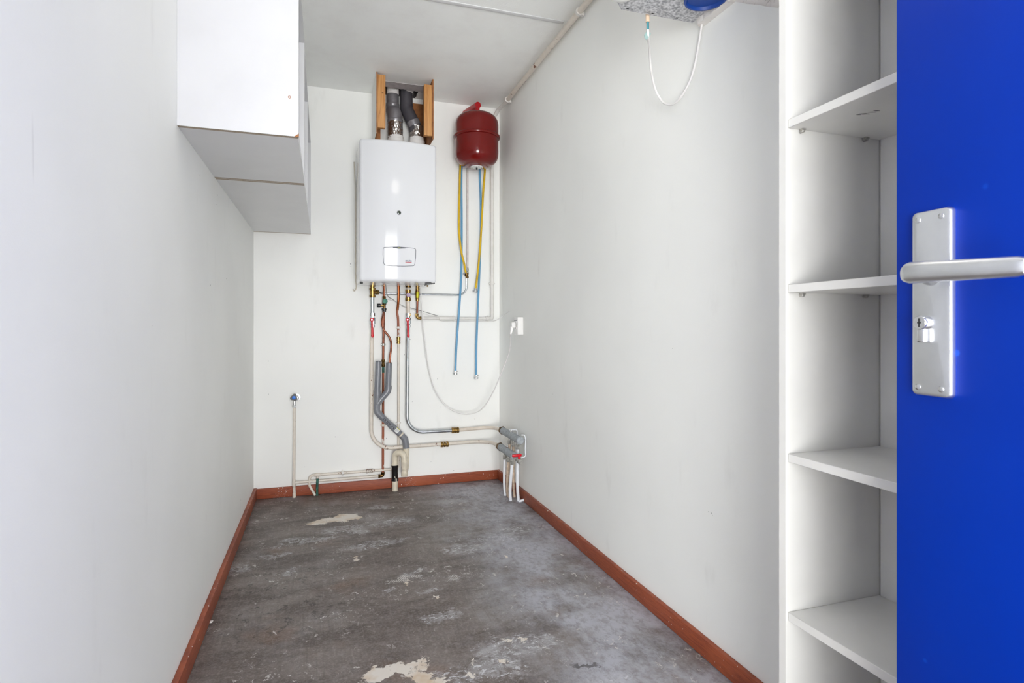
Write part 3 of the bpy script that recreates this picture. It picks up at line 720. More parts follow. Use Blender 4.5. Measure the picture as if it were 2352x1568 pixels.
bm = new(); tube(bm, [c, V((TX-0.03, YB-0.004, ZC-0.055))], 0.0195, 24); obj('inlet_pipe', bm, M['tank_bright'], tank, label='bright red inlet pipe')
bm = new(); lathe(bm, (c.x, 3.515, c.z), (0, 0, -1), [(0, 0.014), (c.z-ztop+0.010, 0.014)], 20); obj('neck', bm, M['tank_bright'], tank)
bm = new(); lathe(bm, c+V((-0.004, 0.012, 0.016)), (0, 0, 1), [(0, 0.005), (0.006, 0.0045), (0.010, 0.002)], 10); obj('vent_screw', bm, M['label'], tank)

# ---------------------------------------------------------------- hoses hung behind the tank
def fitting(root, p, d, r=0.0108):
    bm = new(); d = V(d).normalized(); lathe(bm, V(p)-d*0.004, d, [(0, r*0.95), (0.006, r*1.05), (0.007, r*0.7), (0.012, r*0.7), (0.013, r*1.45), (0.024, r*1.45), (0.026, r*1.2)], 14)
    w = d.cross(V((0, 1, 0))).normalized(); q = V(p)+d*0.001
    tube(bm, [q, q+w*0.016], 0.0026, 8); return obj('hose_coupling', bm, M['chrome'], root, label='chrome hose coupling')
zl = 2.26
yh = thing('yellow_hose', 'yellow rubber filling hose looped behind the red tank, both ends hanging', 'hose', B(1094, 660, 3.655))
pts = [B(1092, 664, 3.640), B(1095, 645, 3.642), B(1100, 600, 3.648), B(1104, 550, 3.656), B(1107, 500, 3.662), B(1110, 440, 3.668), B(1114, 385, 3.668), B(1113, 330, 3.669), B(1100, 285, 3.669), B(1080, 280, 3.669), B(1062, 320, 3.669), B(1057, 385, 3.668), B(1055.5, 440, 3.667), B(1054, 500, 3.665), B(1055, 540, 3.66), B(1060, 580, 3.655), B(1066, 605, 3.648), B(1070, 626, 3.640)]
obj('hose', tube(new(), spline(pts, 6), 0.0066, 14), M['yellow_hose'], yh)
fitting(yh, pts[0], pts[0]-pts[1])
bh = thing('blue_hose', 'translucent blue hose looped behind the red tank, two long ends hanging low', 'hose', B(1070, 860, 3.67))
pts = [B(1046, 852, 3.655), B(1048, 800, 3.648), B(1053, 730, 3.638), B(1058, 660, 3.650), B(1060, 600, 3.674), B(1060.5, 500, 3.683), B(1060, 400, 3.684), B(1064, 330, 3.684), B(1080, 290, 3.684), B(1095, 300, 3.684), B(1101, 350, 3.684), B(1102, 400, 3.684), B(1104, 450, 3.684), B(1104.5, 530, 3.682), B(1102, 600, 3.674), B(1099.5, 665, 3.650), B(1096.5, 730, 3.638), B(1094, 800, 3.648), B(1093.5, 862, 3.655)]
obj('hose', tube(new(), spline(pts, 6), 0.0070, 14), M['blue_hose'], bh)
fitting(bh, pts[0], pts[0]-pts[1]); fitting(bh, pts[-1], pts[-1]-pts[-2])

# ---------------------------------------------------------------- heating pipes
Y1 = 3.655
def union(px, Y, root, ys, big=0.0175, small=0.0125, mat='brass'):
    bm = new(); prof = []
    for (y0, y1, k) in ys: prof += [(y0, small), (y0+0.01, k), (y1-0.01, k), (y1, small)]
    vl(bm, px, Y, prof, 20); return obj('union_fitting', bm, M[mat], root, label='aged brass union fitting')
def ball_valve(root, px, Y, tilt):
    bm = new(); vl(bm, px, Y, [(719, 0.011), (719.1, 0.0165), (726, 0.0165), (726.1, 0.012), (729, 0.012), (731, 0.018), (744, 0.018), (745, 0.012), (746, 0.012), (746.1, 0.0155), (752, 0.0155), (752.1, 0.011)], 8, rot=0.39)
    v = obj('ball_valve', bm, M['steel'], root)
    c = B(px-1, 734, Y-0.022); bm = new(); lathe(bm, c+V((0, 0.016, 0)), (0, -1, 0), [(0, 0.008), (0.010, 0.008), (0.010, 0.0115), (0.020, 0.0115), (0.021, 0.010)], 24)
    e = B(px+tilt, 775, Y-0.03); s = B(px-1, 736, Y-0.030)
    tube(bm, spline([s, s.lerp(e, .25)+V((0, .0, 0)), s.lerp(e, .6), e], 4), [0.006]*4+[0.0060]*4+[0.0066]*3+[0.0085, 0.004], 12, flat=0.6, up=(1, 0, 0))
    h = obj('lever', bm, M['red_plastic'], v, label='red lever')
    bm = new(); lathe(bm, c+V((0, -0.004, 0)), (0, -1, 0), [(0, 0.0055), (0.0022, 0.0052), (0.0024, 0.003)], 16); obj('lever_screw', bm, M['chrome'], v)
    return v
def coupling(root, a, b, r, mat='brass', name='coupling'):
    a, b = V(a), V(b); d = b-a; L = d.length; bm = new()
    lathe(bm, a, d, [(0, r*1.25), (L*.04, r*1.55), (L*.28, r*1.55), (L*.30, r*1.2), (L*.36, r*1.2), (L*.38, r*1.5), (L*.62, r*1.5), (L*.64, r*1.2), (L*.70, r*1.2), (L*.72, r*1.55), (L*.96, r*1.55), (L, r*1.25)], 12)
    return obj(name, bm, M[mat], root, label='brass compression coupling' if mat.startswith('brass') else None)

hp = thing('heating_pipe', 'cream heating pipe with red lever, left of the grey drain, leading to the lower manifold', 'pipe', B(853, 1030, Y1), 'heating pipes with red levers')
union(855.5, Y1, hp, [(645, 650, .015), (651, 658, .0185), (661, 666, .0195), (667, 676, .0165), (677, 683, .0185)])
bm = new(); a = B(856, 671, Y1); b = B(869, 671, Y1+0.012); lathe(bm, a, b-a, [(0, .011), ((b-a).length*.55, .011), ((b-a).length*.56, .0150), ((b-a).length, .0140)], 12); obj('tee_branch', bm, M['brass'], hp)
obj('steel_pipe', tube(new(), [B(855.5, 682, Y1), B(855.5, 720, Y1)], 0.0112, 20), M['steel'], hp)
ball_valve(hp, 855.5, Y1, 0)
ML = V((1.030, 3.375, 0.279)); MU = V((1.060, 3.425, 0.368))
pts = fillet([B(854.5, 752, Y1), B(852.5, 1031.5, Y1), V((1.035, Y1-0.005, 0.266)), ML + V((0, 0.0, 0))], [0.12, 0.13], 12)
obj('painted_pipe', tube(new(), pts, 0.0115, 20), M['chipped'], hp)
coupling(hp, B(1012, 1020.6, Y1-0.002), B(1030, 1019.4, Y1-0.002), 0.0118)
hp2 = thing('heating_pipe', 'shiny steel heating pipe with red lever, right of the drain, leading to the upper manifold', 'pipe', B(936, 990, Y1), 'heating pipes with red levers')
union(937.5, Y1, hp2, [(645, 652, .019), (653, 660, .0175)], mat='brass_dark')
obj('pipe_stub', tube(new(), [B(937.5, 659, Y1), B(937.5, 667, Y1)], 0.0112, 20), M['cream'], hp2)
bm = new(); vl(bm, 937.5, Y1, [(665, .012), (665.1, .0175), (671, .0175), (671.1, .0145), (684, .0145), (684.1, .0178), (691, .0178), (691.1, .012)], 20); sv = obj('stop_valve', bm, M['brass'], hp2)
c = B(938.5, 677, Y1-0.032); bm = new(); lathe(bm, c+V((0, .02, 0)), (0, -1, 0), [(0, .006), (.012, .006), (.012, .0135), (.020, .0130), (.020, .005), (.017, .0)], 10); obj('knob', bm, M['purple'], sv, label='purple knob')
obj('painted_pipe', tube(new(), [B(937.5, 691, Y1), B(937.5, 720, Y1)], 0.0115, 20), M['cream'], hp2)
ball_valve(hp2, 937.5, Y1, 0.5)
pa, pb = B(1037, 990, Y1), B(1054, 989, Y1)
zs_ = 0.3455
pts = fillet([B(937, 752, Y1), V((B(934.8, 993, Y1).x, Y1, zs_)), V((pb.x-0.01, Y1, zs_))], [0.105], 12)
obj('steel_pipe', tube(new(), pts, 0.0122, 20), M['steel'], hp2)
coupling(hp2, V((pa.x, Y1, zs_)), V((pb.x, Y1, zs_)), 0.0122)
pts = fillet([V((pb.x-0.005, Y1, zs_)), V((1.060, Y1-0.002, zs_+0.008)), MU], [0.10], 10)
obj('painted_pipe', tube(new(), pts, 0.0115, 20), M['cream'], hp2)

# ---------------------------------------------------------------- cold and hot water pipes
Y2 = 3.655; YW = 3.680
cp = thing('water_pipe', 'copper cold water pipe with a green-capped valve, left of centre under the boiler', 'pipe', B(880, 1095, YW))
union(882, Y2, cp, [(645, 651, .0125), (652, 657, .0145)], small=.0095)
obj('copper_pipe', tube(new(), [B(882.3, 656, Y2), B(882.3, 682, Y2)], 0.0073, 16), M['copper'], cp)
bm = new(); nut(bm, B(882.5, 682.5, Y2), (0, 0, 1), 0.012, 0.012); vl(bm, 882.5, Y2, [(685, .011), (699, .0125), (700, .009), (708, .009)], 16)
gv = obj('inlet_valve', bm, M['brass_dark'], cp)
bm = new(); lathe(bm, B(884.5, 691.5, Y2-0.034)+V((0, .024, 0)), (0, -1, 0), [(0, .012), (.010, .0165), (.020, .0165), (.024, .0135), (.0245, .012)], 8); obj('valve_cap', bm, M['green_cap'], gv, label='green round cap')
bm = new(); a = B(881, 701.5, Y2-0.006); b = B(874, 701.5, Y2-0.006); lathe(bm, a, b-a, [(0, .006), (.022, .006)], 12); obj('outlet_stub', bm, M['brass'], gv)
bm = new(); a = B(874.5, 701.5, Y2-0.006); lathe(bm, a, (-1, 0, 0), [(0, .010), (.002, .0118), (.018, .0118), (.021, .0105)], 12); obj('knob', bm, M['black_plastic'], gv, label='black knob')
bm = new(); vl(bm, 882.3, Y2, [(707.5, .0120), (708, .0145), (712, .0145), (713, .0120), (717, .0115)], 16); obj('tundish', bm, M['black_plastic'], gv, label='black funnel')
pts = [B(882, 716, 3.660), B(881, 760, 3.672), B(880.2, 820, YW), B(880, 960, YW)]
obj('copper_pipe', tube(new(), spline(pts, 4), 0.0073, 16), M['copper'], cp)
obj('painted_copper', tube(new(), [B(880, 958, YW), B(879.6, 1086, YW)], 0.0074, 16), M['chipped_copper'], cp)
bm = new(); vl(bm, 880.3, YW, [(825.5, .009), (826, .0110), (830, .0110), (831, .009), (835, .009), (836, .0110), (841, .0110), (842, .009)], 14); obj('coupling', bm, M['brass_dark'], cp)
bm = new(); vl(bm, 880.3, YW, [(841, .0078), (855, .0078)], 14); obj('corroded_band', bm, M['verdigris'], cp, label='green corroded band')
def clip(root, c, axis, r, mat='white_pipe'):
    bm = new(); ax = V(axis).normalized(); lathe(bm, V(c)-ax*0.007, ax, [(0, r+.001), (.001, r+.0035), (.013, r+.0035), (.014, r+.001)], 16)
    if abs(ax.y) < .5:
        box(bm, (c[0]-.008, c[1]+r*.6, c[2]-.008), (c[0]+.008, YB-.0003, c[2]+.008), .001)
        s = V((0, 0, 1)) if abs(ax.x) > .5 else V((1, 0, 0)); 
        for q in (-1, 1): box(bm, V(c)+s*q*(r+.004)-V((.004, .005, .004)), V(c)+s*q*(r+.004)+V((.004, .008, .004)), .001)
    else: box(bm, (c[0]-.004, c[1]-.008, c[2]), (c[0]+.004, c[1]+.008, ZC-.0005), .001)
    return obj('pipe_clip', bm, M[mat], root, label='small pipe clip')
clip(cp, B(880.4, 791, 3.676), (0, 0, 1), .0073, 'nickel'); clip(cp, B(879.8, 976, YW), (0, 0, 1), .0073, 'cream')
el = B(879.6, 1092, YW); bm = new(); nut(bm, B(879.6, 1086, YW), (0, 0, 1), .0125, .013); tube(bm, fillet([B(879.6, 1086, YW), el, B(871, 1093, YW)], .012, 5), .0098, 14); nut(bm, B(871, 1093, YW), (1, 0, 0), .0125, .012); obj('elbow', bm, M['brass_dark'], cp, label='tarnished brass elbow')
zlow = el.z
obj('painted_pipe', tube(new(), [V((B(872, 1093, YW).x, YW, zlow)), V((B(676, 1108, YW).x, YW-.004, zlow))], .0078, 16), M['chipped'], cp)

dp = thing('discharge_pipe', 'thin brown copper pipe curving from the green-capped valve into the grey drain', 'pipe', B(894, 835, 3.628))
pts = [B(881.2, 716, 3.645), B(878.3, 733, 3.636), B(878.5, 748, 3.632), B(884, 761, 3.63), B(893, 772, 3.628), B(898, 785, 3.625), B(898.3, 800, 3.62), B(896, 818, 3.617), B(894, 842, 3.615)]
obj('copper_tube', tube(new(), spline(pts, 6), .0062, 14), M['copper'], dp)

tp = thing('wall_tap', 'black three-lobed tap with blue centre on a cream standpipe, left on the back wall', 'tap', (B(676, 1145, 3.662).x, 3.662, 0))
Yt = 3.662
obj('standpipe', tube(new(), [B(676.3, 934, Yt), B(676, 1000, Yt), B(675, 1108, Yt), B(676, 1130, Yt), V((B(676, 1140, Yt).x, Yt, 0.001))], .0085, 18), M['chipped'], tp)
bm = new(); vl(bm, 675.3, Yt, [(1101, .0085), (1101.5, .0105), (1116, .0105), (1116.5, .0085)], 16); a = B(676, 1108.5, Yt); lathe(bm, a, (1, 0.0, 0), [(0, .009), (.026, .009), (.027, .0078)], 14); obj('tee_fitting', bm, M['chipped'], tp)
bm = new(); vl(bm, 676, Yt, [(1131, .0085), (1131.5, .0105), (1142, .0105)], 16); obj('floor_sleeve', bm, M['cream'], tp)
bm = new(); nut(bm, B(676, 933, Yt), (0, 0, 1), .0125, .013); vl(bm, 676, Yt, [(921, .0088), (931, .0088)], 16)
hd = B(680.5, 914, Yt)
lathe(bm, hd+V((0, .037, 0)), (0, -1, 0), [(0, .021), (.004, .021), (.005, .010), (.015, .010), (.020, .016), (.034, .0175), (.044, .014), (.050, .010)], 24)
obj('tap_body', bm, M['chrome'], tp, label='chrome tap body')
kc = B(675, 913.2, Yt-0.032); bm = new(); poly = []
for k in range(48):
    a = 2*PI*k/48 + math.radians(95); r = .0190 + .0030*math.cos(3*(a-math.radians(78))); poly.append(kc + V((math.cos(a)*r, 0, math.sin(a)*r)))
prism(bm, poly, (0, 1, 0), .016); kn = obj('knob', bm, M['black_plastic'], tp, label='black three-lobed knob')
bm = new(); lathe(bm, kc+V((0, .001, 0)), (0, -1, 0), [(0, .0106), (.002, .0103), (.0025, .009)], 24); obj('blue_disc', bm, plain('tap_blue', (10, 112, 215), .4), kn, label='blue disc')

hw = thing('water_pipe', 'copper hot water pipe, third outlet under the boiler, painted cream lower down', 'pipe', B(915, 1045, YW))
union(915.2, Y2, hw, [(645, 652, .0135)], small=.0095)
obj('copper_pipe', tube(new(), spline([B(915.2, 650, Y2), B(915.5, 668, Y2), B(915, 690, Y2+.006), B(913, 712, 3.672)], 5), .0078, 16), M['copper_bright'], hw)
obj('painted_copper', tube(new(), spline([B(913, 710, 3.672), B(912.6, 720, 3.674), B(914.5, 735, 3.676), B(915, 775, 3.677)], 5), .0070, 16), M['chipped_copper'], hw)
clip(hw, B(914.8, 752, 3.677), (0, 0, 1), .0073)
coupling(hw, B(915.3, 773, 3.677), B(915.3, 789, 3.677), .0078, 'brass')
ztop_ = B(905, 1077, YW).z
pts = fillet([B(915.5, 788, 3.678), B(915.3, 960, YW), V((B(914.8, 1078, YW).x, YW, ztop_)), V((B(711, 1088, YW).x, YW, ztop_)), V((B(711, 1128, YW).x, YW-.006, 0.06)), V((B(724, 1141, YW).x, YW-.012, 0.001))], [.02, .02, .022, .02], 6)
obj('painted_pipe', tube(new(), pts, .0078, 16), M['chipped'], hw)
clip(hw, B(915.3, 971, YW), (0, 0, 1), .0078)
x_ = B(787, 1083, YW).x; clip(hw, V((x_, YW, ztop_)), (1, 0, 0), .0078)
xa, xb = B(841, 1080, YW).x, B(857, 1079, YW).x; coupling(hw, V((xa, YW, ztop_)), V((xb, YW, ztop_)), .0085, 'rusty')
xg = B(729.3, 1090, YW).x
bm = new(); box(bm, (xg-.020, YW-.0095, ztop_-.0100), (xg+.020, YW+.0095, ztop_+.0100), .005, 3); lathe(bm, (xg, YW, ztop_), (0, 0, -1), [(0, .009), (.024, .009)], 14); obj('tee_fitting', bm, M['chipped'], hw)
obj('branch_pipe', tube(new(), [V((xg, YW-.012, ztop_-.020)), V((xg-.002, YW-.016, 0.05)), V((xg-.002, YW-.018, 0.001))], .0072, 14), M['verdigris'], hw, label='green corroded copper branch')

# ---------------------------------------------------------------- gas pipe
gp = thing('gas_pipe', 'white painted gas pipe from the boiler round the corner and along the ceiling edge', 'pipe', B(1130, 735, 3.66))
union(959.3, Y2, gp, [(645, 652, .0120), (654, 660, .0125), (662, 667, .0125)], small=.0075)
bm = new(); vl(bm, 959, Y2, [(667, .0125), (670, .0140), (685, .0120), (686, .0125), (691, .0115)], 16); gvv = obj('gas_cock', bm, M['brass'], gp)
bm = new(); a = B(959, 670, Y2-.020); b = B(958.6, 684, Y2-.020); tube(bm, [a, a.lerp(b, .1), a.lerp(b, .3), a.lerp(b, .5), a.lerp(b, .7), a.lerp(b, .9), b], [.004, .007, .0065, .0075, .0065, .007, .004], 12, flat=.6, up=(1, 0, 0)); obj('cock_lever', bm, M['yellow_lever'], gvv, label='yellow lever')
obj('copper_pipe', tube(new(), [B(958.7, 690, Y2), B(958.2, 719, Y2)], .0068, 16), M['copper'], gp)
zg = B(960, 730.5, 3.66).z
bm = new(); e = V((B(957.8, 729, Y2).x, Y2, zg)); nut(bm, e+V((0, 0, .022)), (0, 0, 1), .0115, .014); tube(bm, fillet([e+V((0, 0, .03)), e, e+V((.022, 0, 0))], .012, 5), .0090, 14); nut(bm, e+V((.022, 0, 0)), (1, 0, 0), .0115, .010); obj('elbow', bm, M['brass'], gp, label='brass elbow')
xv = B(1130, 731, 3.66).x
obj('wall_pipe', tube(new(), fillet([e+V((.02, 0, 0)), V((B(1000, 731, Y2).x, 3.658, zg)), V((B(1010, 731, 3.66).x, 3.66, zg)), V((xv, 3.66, zg))], .0, 5), .0088, 18), M['white_pipe'], gp)
bm = new(); x0 = B(1008, 731, 3.66).x; lathe(bm, (x0, 3.66, zg), (1, 0, 0), [(0, .0095), (.003, .0125), (.090, .0125), (.093, .0095)], 16); obj('pipe_sleeve', bm, M['white_pipe'], gp); bm = new(); lathe(bm, (xv-.045, 3.66, zg), (1, 0, 0), [(0, .009), (.001, .0130), (.030, .0130)], 16); tube(bm, fillet([V((xv-.02, 3.66, zg)), V((xv, 3.66, zg)), V((xv, 3.66, zg+.03))], .016, 6), .0130, 16); obj('elbow_sleeve', bm, M['white_pipe'], gp)
clip(gp, V((B(1042, 731, 3.66).x, 3.66, zg)), (1, 0, 0), .010); clip(gp, V((xv-.028, 3.66, zg)), (1, 0, 0), .010)
YC, ZP, XP = 3.46, 2.424, 1.098
pts = fillet([V((xv, 3.66, zg)), V((xv, 3.662, 2.36)), V((1.086, 3.60, 2.418)), V((XP, 3.52, ZP)), V((XP, 1.2, ZP))], [.05, .05, .05], 6)
bm = new(); tube(bm, pts, .0118, 20); obj('riser_pipe', bm, M['white_pipe'], gp)
bm = new(); 
tube(bm, [V((XP, 3.46, ZP)), V((XP, 1.2, ZP))], .0135, 18); obj('ceiling_pipe', bm, M['chipped'], gp)
clip(gp, V((xv, 3.66, B(1130, 651, 3.66).z)), (0, 0, 1), .0118)
for (px) in (1166, 1331):
    d = ray(px, 0); Yc = XP/d.x*d.y; bm = new()
    lathe(bm, (XP, Yc-.008, ZP), (0, 1, 0), [(0, .014), (.001, .0185), (.015, .0185), (.016, .014)], 20); box(bm, (XP+.010, Yc-.008, ZP-.019), (XR-.0005, Yc+.008, ZP-.009), .002); lathe(bm, (XP+.012, Yc-.010, ZP-.012), (0, -1, 0), [(0, .008), (.003, .008), (.003, .004)], 14)
    obj('pipe_clip', bm, M['white_pipe'], gp, label='small pipe clip')

# ---------------------------------------------------------------- filling line to the tank
YL = 3.684
tl = thing('tank_pipe', 'thin steel pipe from the left boiler tee across and up to the red tank', 'pipe', B(1072, 677, YL))
zt_ = B(1000, 676, YL).z
pts = fillet([B(868, 671, Y1+0.012), V((B(880, 672, YL).x, YL, zt_)), V((B(1072, 677, YL).x, YL, zt_)), B(1072, 636, YL-.004)], [.02, .075], 10)
obj('steel_pipe', tube(new(), pts, .0060, 14), M['steel'], tl)
bm = new(); vl(bm, 1073, YL-.006, [(638.5, .006), (638, .0105), (634.5, .0105), (634, .0075)][::-1], 8); vl(bm, 1071.5, YL-.010, [(626, .0085), (627, .0125), (633, .0125), (634, .009)], 10); fv = obj('filling_valve', bm, M['brass_dark'], tl, label='tarnished brass filling valve')
bm = new(); vl(bm, 1074.2, YL-.006, [(614, .0055), (617, .008), (622, .009), (623, .006), (626, .008), (630, .008)], 12); tube(bm, [B(1070, 626, YL-.030), B(1063.5, 629, YL-.032)], .0035, 10); obj('air_bleed', bm, M['chrome'], fv, label='chrome bleed screw')
obj('painted_pipe', tube(new(), [B(1073.8, 616, YL-.004), B(1073.8, 500, YL-.002), V((B(1073.8, 400, YL).x, YL, 2.16))], .0066, 14), plain('pinkish_painted_pipe', (216, 206, 202), .4), tl)

# ---------------------------------------------------------------- grey drain with its trap
YD = 3.615
dr = thing('drain_pipe', 'grey plastic forked drain with cream trap running into the floor under the boiler', 'drain pipe', (B(907, 1126, 3.62).x, 3.62, 0))
obj('inlet_arm', tube(new(), [B(869.6, 830, YD), B(867, 899, YD)], .0180, 24), M['pvc'], dr)
obj('inlet_arm', tube(new(), [B(893.7, 833, YD), B(892, 888, YD)], .0180, 24), M['pvc'], dr)
for (a, b) in ((B(869.6, 829.4, YD), B(869.5, 830.5, YD)), (B(893.7, 832.4, YD), B(893.6, 833.5, YD))):
    bm = new(); lathe(bm, a, (0, 0, -1), [(0, .0172), (.0012, .0172)], 24); obj('open_end', bm, M['dark'], dr, label='dark open pipe end')
bm = new(); tube(bm, [B(867, 896.5, YD), B(866.5, 910, YD)], .0205, 24); tube(bm, [B(866.6, 908, YD), B(866, 935, YD)], .0192, 24)
tube(bm, fillet([B(892, 886, YD), B(891.5, 898, YD), B(871, 921, YD), B(866, 930, YD)], [.035, .03], 8), .0192, 24); tube(bm, [B(892, 885.5, YD), B(891.8, 893, YD)], .0207, 24)
tube(bm, fillet([B(866, 928, YD), B(865.6, 946, YD), B(880, 960, YD)], .04, 8), .0200, 24)
lathe(bm, B(866.3, 928, YD), (0, 0, 1), [(0, .0203), (.004, .0203), (.005, .0192)], 24)
obj('fork_fitting', bm, M['pvc'], dr)
pa, pb = B(876, 956.2, YD), B(927, 1003.6, YD)
obj('sloping_pipe', tube(new(), [pa, pb], .0180, 24), M['pvc'], dr)
d = (pb-pa).normalized()
bm = new(); q = pa.lerp(pb, .40); lathe(bm, q, d, [(0, .0180), (.001, .0200), (.085, .0200), (.086, .0182)], 24); obj('sleeve', bm, M['pvc'], dr)
bm = new(); q = pa.lerp(pb, .79); lathe(bm, q, d, [(0, .0186), (.0005, .0190), (.0320, .0190), (.0325, .0186)], 24); obj('cream_band', bm, M['pvc_cream'], dr, label='cream painted band')
bm = new(); tube(bm, fillet([pa.lerp(pb, .90), B(930.5, 1008, YD), B(933.3, 1028.5, YD)], .03, 8), .0200, 24); lathe(bm, B(930, 1006.5, YD), (B(933.3, 1028, YD)-B(931, 1008, YD)), [(0, .0205), (.003, .0205)], 24); obj('bend', bm, M['pvc'], dr)
def wrap_text(txt, size, at, axis, R, face, flip=1, mat='print', name='printed_text'):
    # lettering bent round a pipe of radius R; axis = reading direction, face = towards the reader
    cu = bpy.data.curves.new('t', 'FONT'); cu.body = txt; cu.size = size; cu.align_x = 'CENTER'; cu.align_y = 'CENTER'; cu.resolution_u = 3; cu.offset = 0.0005
    o = bpy.data.objects.new('t', cu); COL.objects.link(o); me = bpy.data.meshes.new_from_object(o.evaluated_get(bpy.context.evaluated_depsgraph_get()))
    bm = new(); bm.from_mesh(me); bpy.data.objects.remove(o); bpy.data.curves.remove(cu); bpy.data.meshes.remove(me)
    ax = V(axis).normalized(); n = V(face); n = (n-ax*n.dot(ax)).normalized(); up = n.cross(ax)
    for v in bm.verts:
        x, y = v.co.x, v.co.y; th = y/R
        v.co = V(at) + ax*x + n*math.cos(th)*R + up*math.sin(th)*R
    r_ = bmesh.ops.extrude_face_region(bm, geom=bm.faces[:])
    return bm
q = pa.lerp(pb, .21)
obj('printed_text', wrap_text('KOB ROI -', .0160, pa.lerp(pb, .195), -d, .0183, (0.0, -1, 0.15)), M['print'], dr, label='black printed lettering', smooth=0)
obj('printed_text', wrap_text('74 PI', .0165, pa.lerp(pb, .515), -d, .0203, (0.0, -1, 0.15)), M['print'], dr, label='black printed lettering', smooth=0)
q = pa.lerp(pb, .67); nrm = (V((0, -1, .25)) - d*V((0, -1, .25)).dot(d)).normalized(); upv = d.cross(nrm)
def arc_patch(u0, u1, t0, t1, R, n=8):
    bm = new(); rows = []
    for i in range(n+1):
        th = t0+(t1-t0)*i/n; rows.append([bm.verts.new(q+d*u+(nrm*math.cos(th)+upv*math.sin(th))*R) for u in (u0, u1)])
    for a, b in zip(rows, rows[1:]): bm.faces.new((a[0], a[1], b[1], b[0]))
    return bm
st = obj('sticker', arc_patch(-.013, .013, -.75, .75, .0204), M['label'], dr, label='white sticker with a yellow edge')
obj('yellow_stripe', arc_patch(-.013, .013, -.82, -.55, .0206), plain('sticker_yellow', (214, 208, 90), .5), st)
bm = new()
for k in range(4):
    t_ = arc_patch(-.010+k*.005, -.008+k*.005, -.45, .55-.1*k, .0206); merge(bm, t_)
obj('sticker_print', bm, plain('sticker_grey', (150, 150, 152), .6), st, smooth=0)
YR = 3.573
bm = new(); tube(bm, fillet([B(933.3, 1028, YD), B(932, 1077, YD), B(929.5, 1080, YR), B(929, 1060, YR)], .019, 8), .0190, 24); obj('trap_inlet', bm, M['pvc_cream'], dr)
bm = new(); tube(bm, fillet([B(929, 1074, YR), B(928.5, 1040, YR), B(907, 1040, 3.615), B(907, 1070, 3.62)], .030, 10), .0188, 24); obj('trap_arch', bm, M['pvc_cream'], dr)
for (px, py, Y, r) in ((929, 1058, YR, .0200), (929, 1070, YR, .0197), (907, 1066, 3.62, .0215), (932.5, 1046, YD, .0200), (932.8, 1034, YD, .0202)): obj('trap_ring', lathe(new(), B(px, py, Y), (0, 0, -1), [(0, r-.001), (.001, r), (.006, r), (.007, r-.001)], 24), M['pvc_cream'], dr)
bm = new(); vl(bm, 929, YR, [(1078, .0150), (1083, .0165), (1084.5, .0200), (1092, .0200), (1093, .0190)], 24); obj('cleanout_cap', bm, M['pvc_cream'], dr)
bm = new(); vl(bm, 907, 3.62, [(1067, .0190), (1067.5, .0218), (1071, .0218), (1072, .0200), (1099, .0200), (1100, .0222), (1103.5, .0222), (1104, .019)], 28); obj('rubber_coupling', bm, M['chip_black'], dr, label='black coupling with flaking cream paint')
bm = new(); a = B(907, 1103, 3.62); tube(bm, [a, V((a.x, 3.62, 0.001))], .0180, 24); obj('floor_pipe', bm, M['pvc_cream'], dr)

# ---------------------------------------------------------------- manifolds on the right wall
def manifold(name, label, P0, L, r, taps):
    o = thing(name, label, 'manifold', (P0.x, P0.y-L/2, P0.z-r), 'heating manifolds')
    bm = new(); nut(bm, P0+V((0, .010, 0)), (0, 1, 0), r*1.18, .026); lathe(bm, P0+V((0, .03, 0)), (0, -1, 0), [(0, .015), (.02, .015)], 16); obj('end_nut', bm, M['brass_dark'], o, label='tarnished brass end nut')
    bm = new(); tube(bm, [P0+V((0, -.004, 0)), P0+V((0, -L, 0))], r, 24); obj('insulated_tube', bm, M['insul'], o)
    bm = new(); lathe(bm, P0+V((0, -L+.012, 0)), (0, -1, 0), [(0, r*1.03), (.010, r*1.06), (.014, r*.98), (.0185, r*.7), (.020, 0)], 20); obj('end_cap', bm, M['insul'], o)
    bm = new(); lathe(bm, P0+V((0, -L*.5, r-.002)), (0, 0, 1), [(0, .007), (.008, .007), (.009, .005), (.014, .004)], 12); obj('bleed_screw', bm, M['chrome'], o)
    for i, yy in enumerate(taps):
        bm = new(); c = P0+V((0, -yy, -r)); lathe(bm, c+V((0, 0, .006)), (0, 0, -1), [(0, .0075), (.018, .0075)], 12); nut(bm, c+V((0, 0, -.022)), (0, 0, 1), .0135, .026)
        obj('outlet_nut', bm, M['nickel'], o, label='nickel outlet nut')
    return o
MLr, MUr = .0215, .0215
ml = manifold('heating_manifold', 'lower grey insulated heating manifold with the red tap, right wall corner', ML, .265, MLr, (.085, .150, .225))
mu = manifold('heating_manifold', 'upper grey insulated heating manifold, right wall corner', MU, .335, MUr, (.135, .205, .285))
# red-handled drain tap at the end of the lower manifold
bm = new(); c = ML+V((.035, -.262, .006)); tube(bm, [ML+V((0, -.255, 0)), ML+V((.012, -.262, .004)), c], .008, 12); lathe(bm, B(1192.5, 1059, 3.06), (0, -1, 0), [(0, .0145), (.016, .0145), (.019, .0125)], 18)
c2 = B(1192.5, 1059, 3.06); nut(bm, c2+V((-.018, .02, .006)), (1, 0, 0), .011, .014); tube(bm, [c, c2+V((0, .006, 0)), c2], .008, 12); lathe(bm, c2, (0, 0, 1), [(0, .006), (.03, .006)], 12)
dt = obj('drain_tap', bm, M['nickel'], ml)
bm = new(); a, b = B(1176.5, 1047, 3.05), B(1198, 1043.5, 3.05); box(bm, a+V((0, -.004, -.006)), b+V((.0, .006, .003)), .002); lathe(bm, c2+V((0, 0, .012)), (0, 0, 1), [(0, .007), (.020, .007)], 12); obj('tap_lever', bm, M['red_plastic'], dt, label='red T-shaped lever')
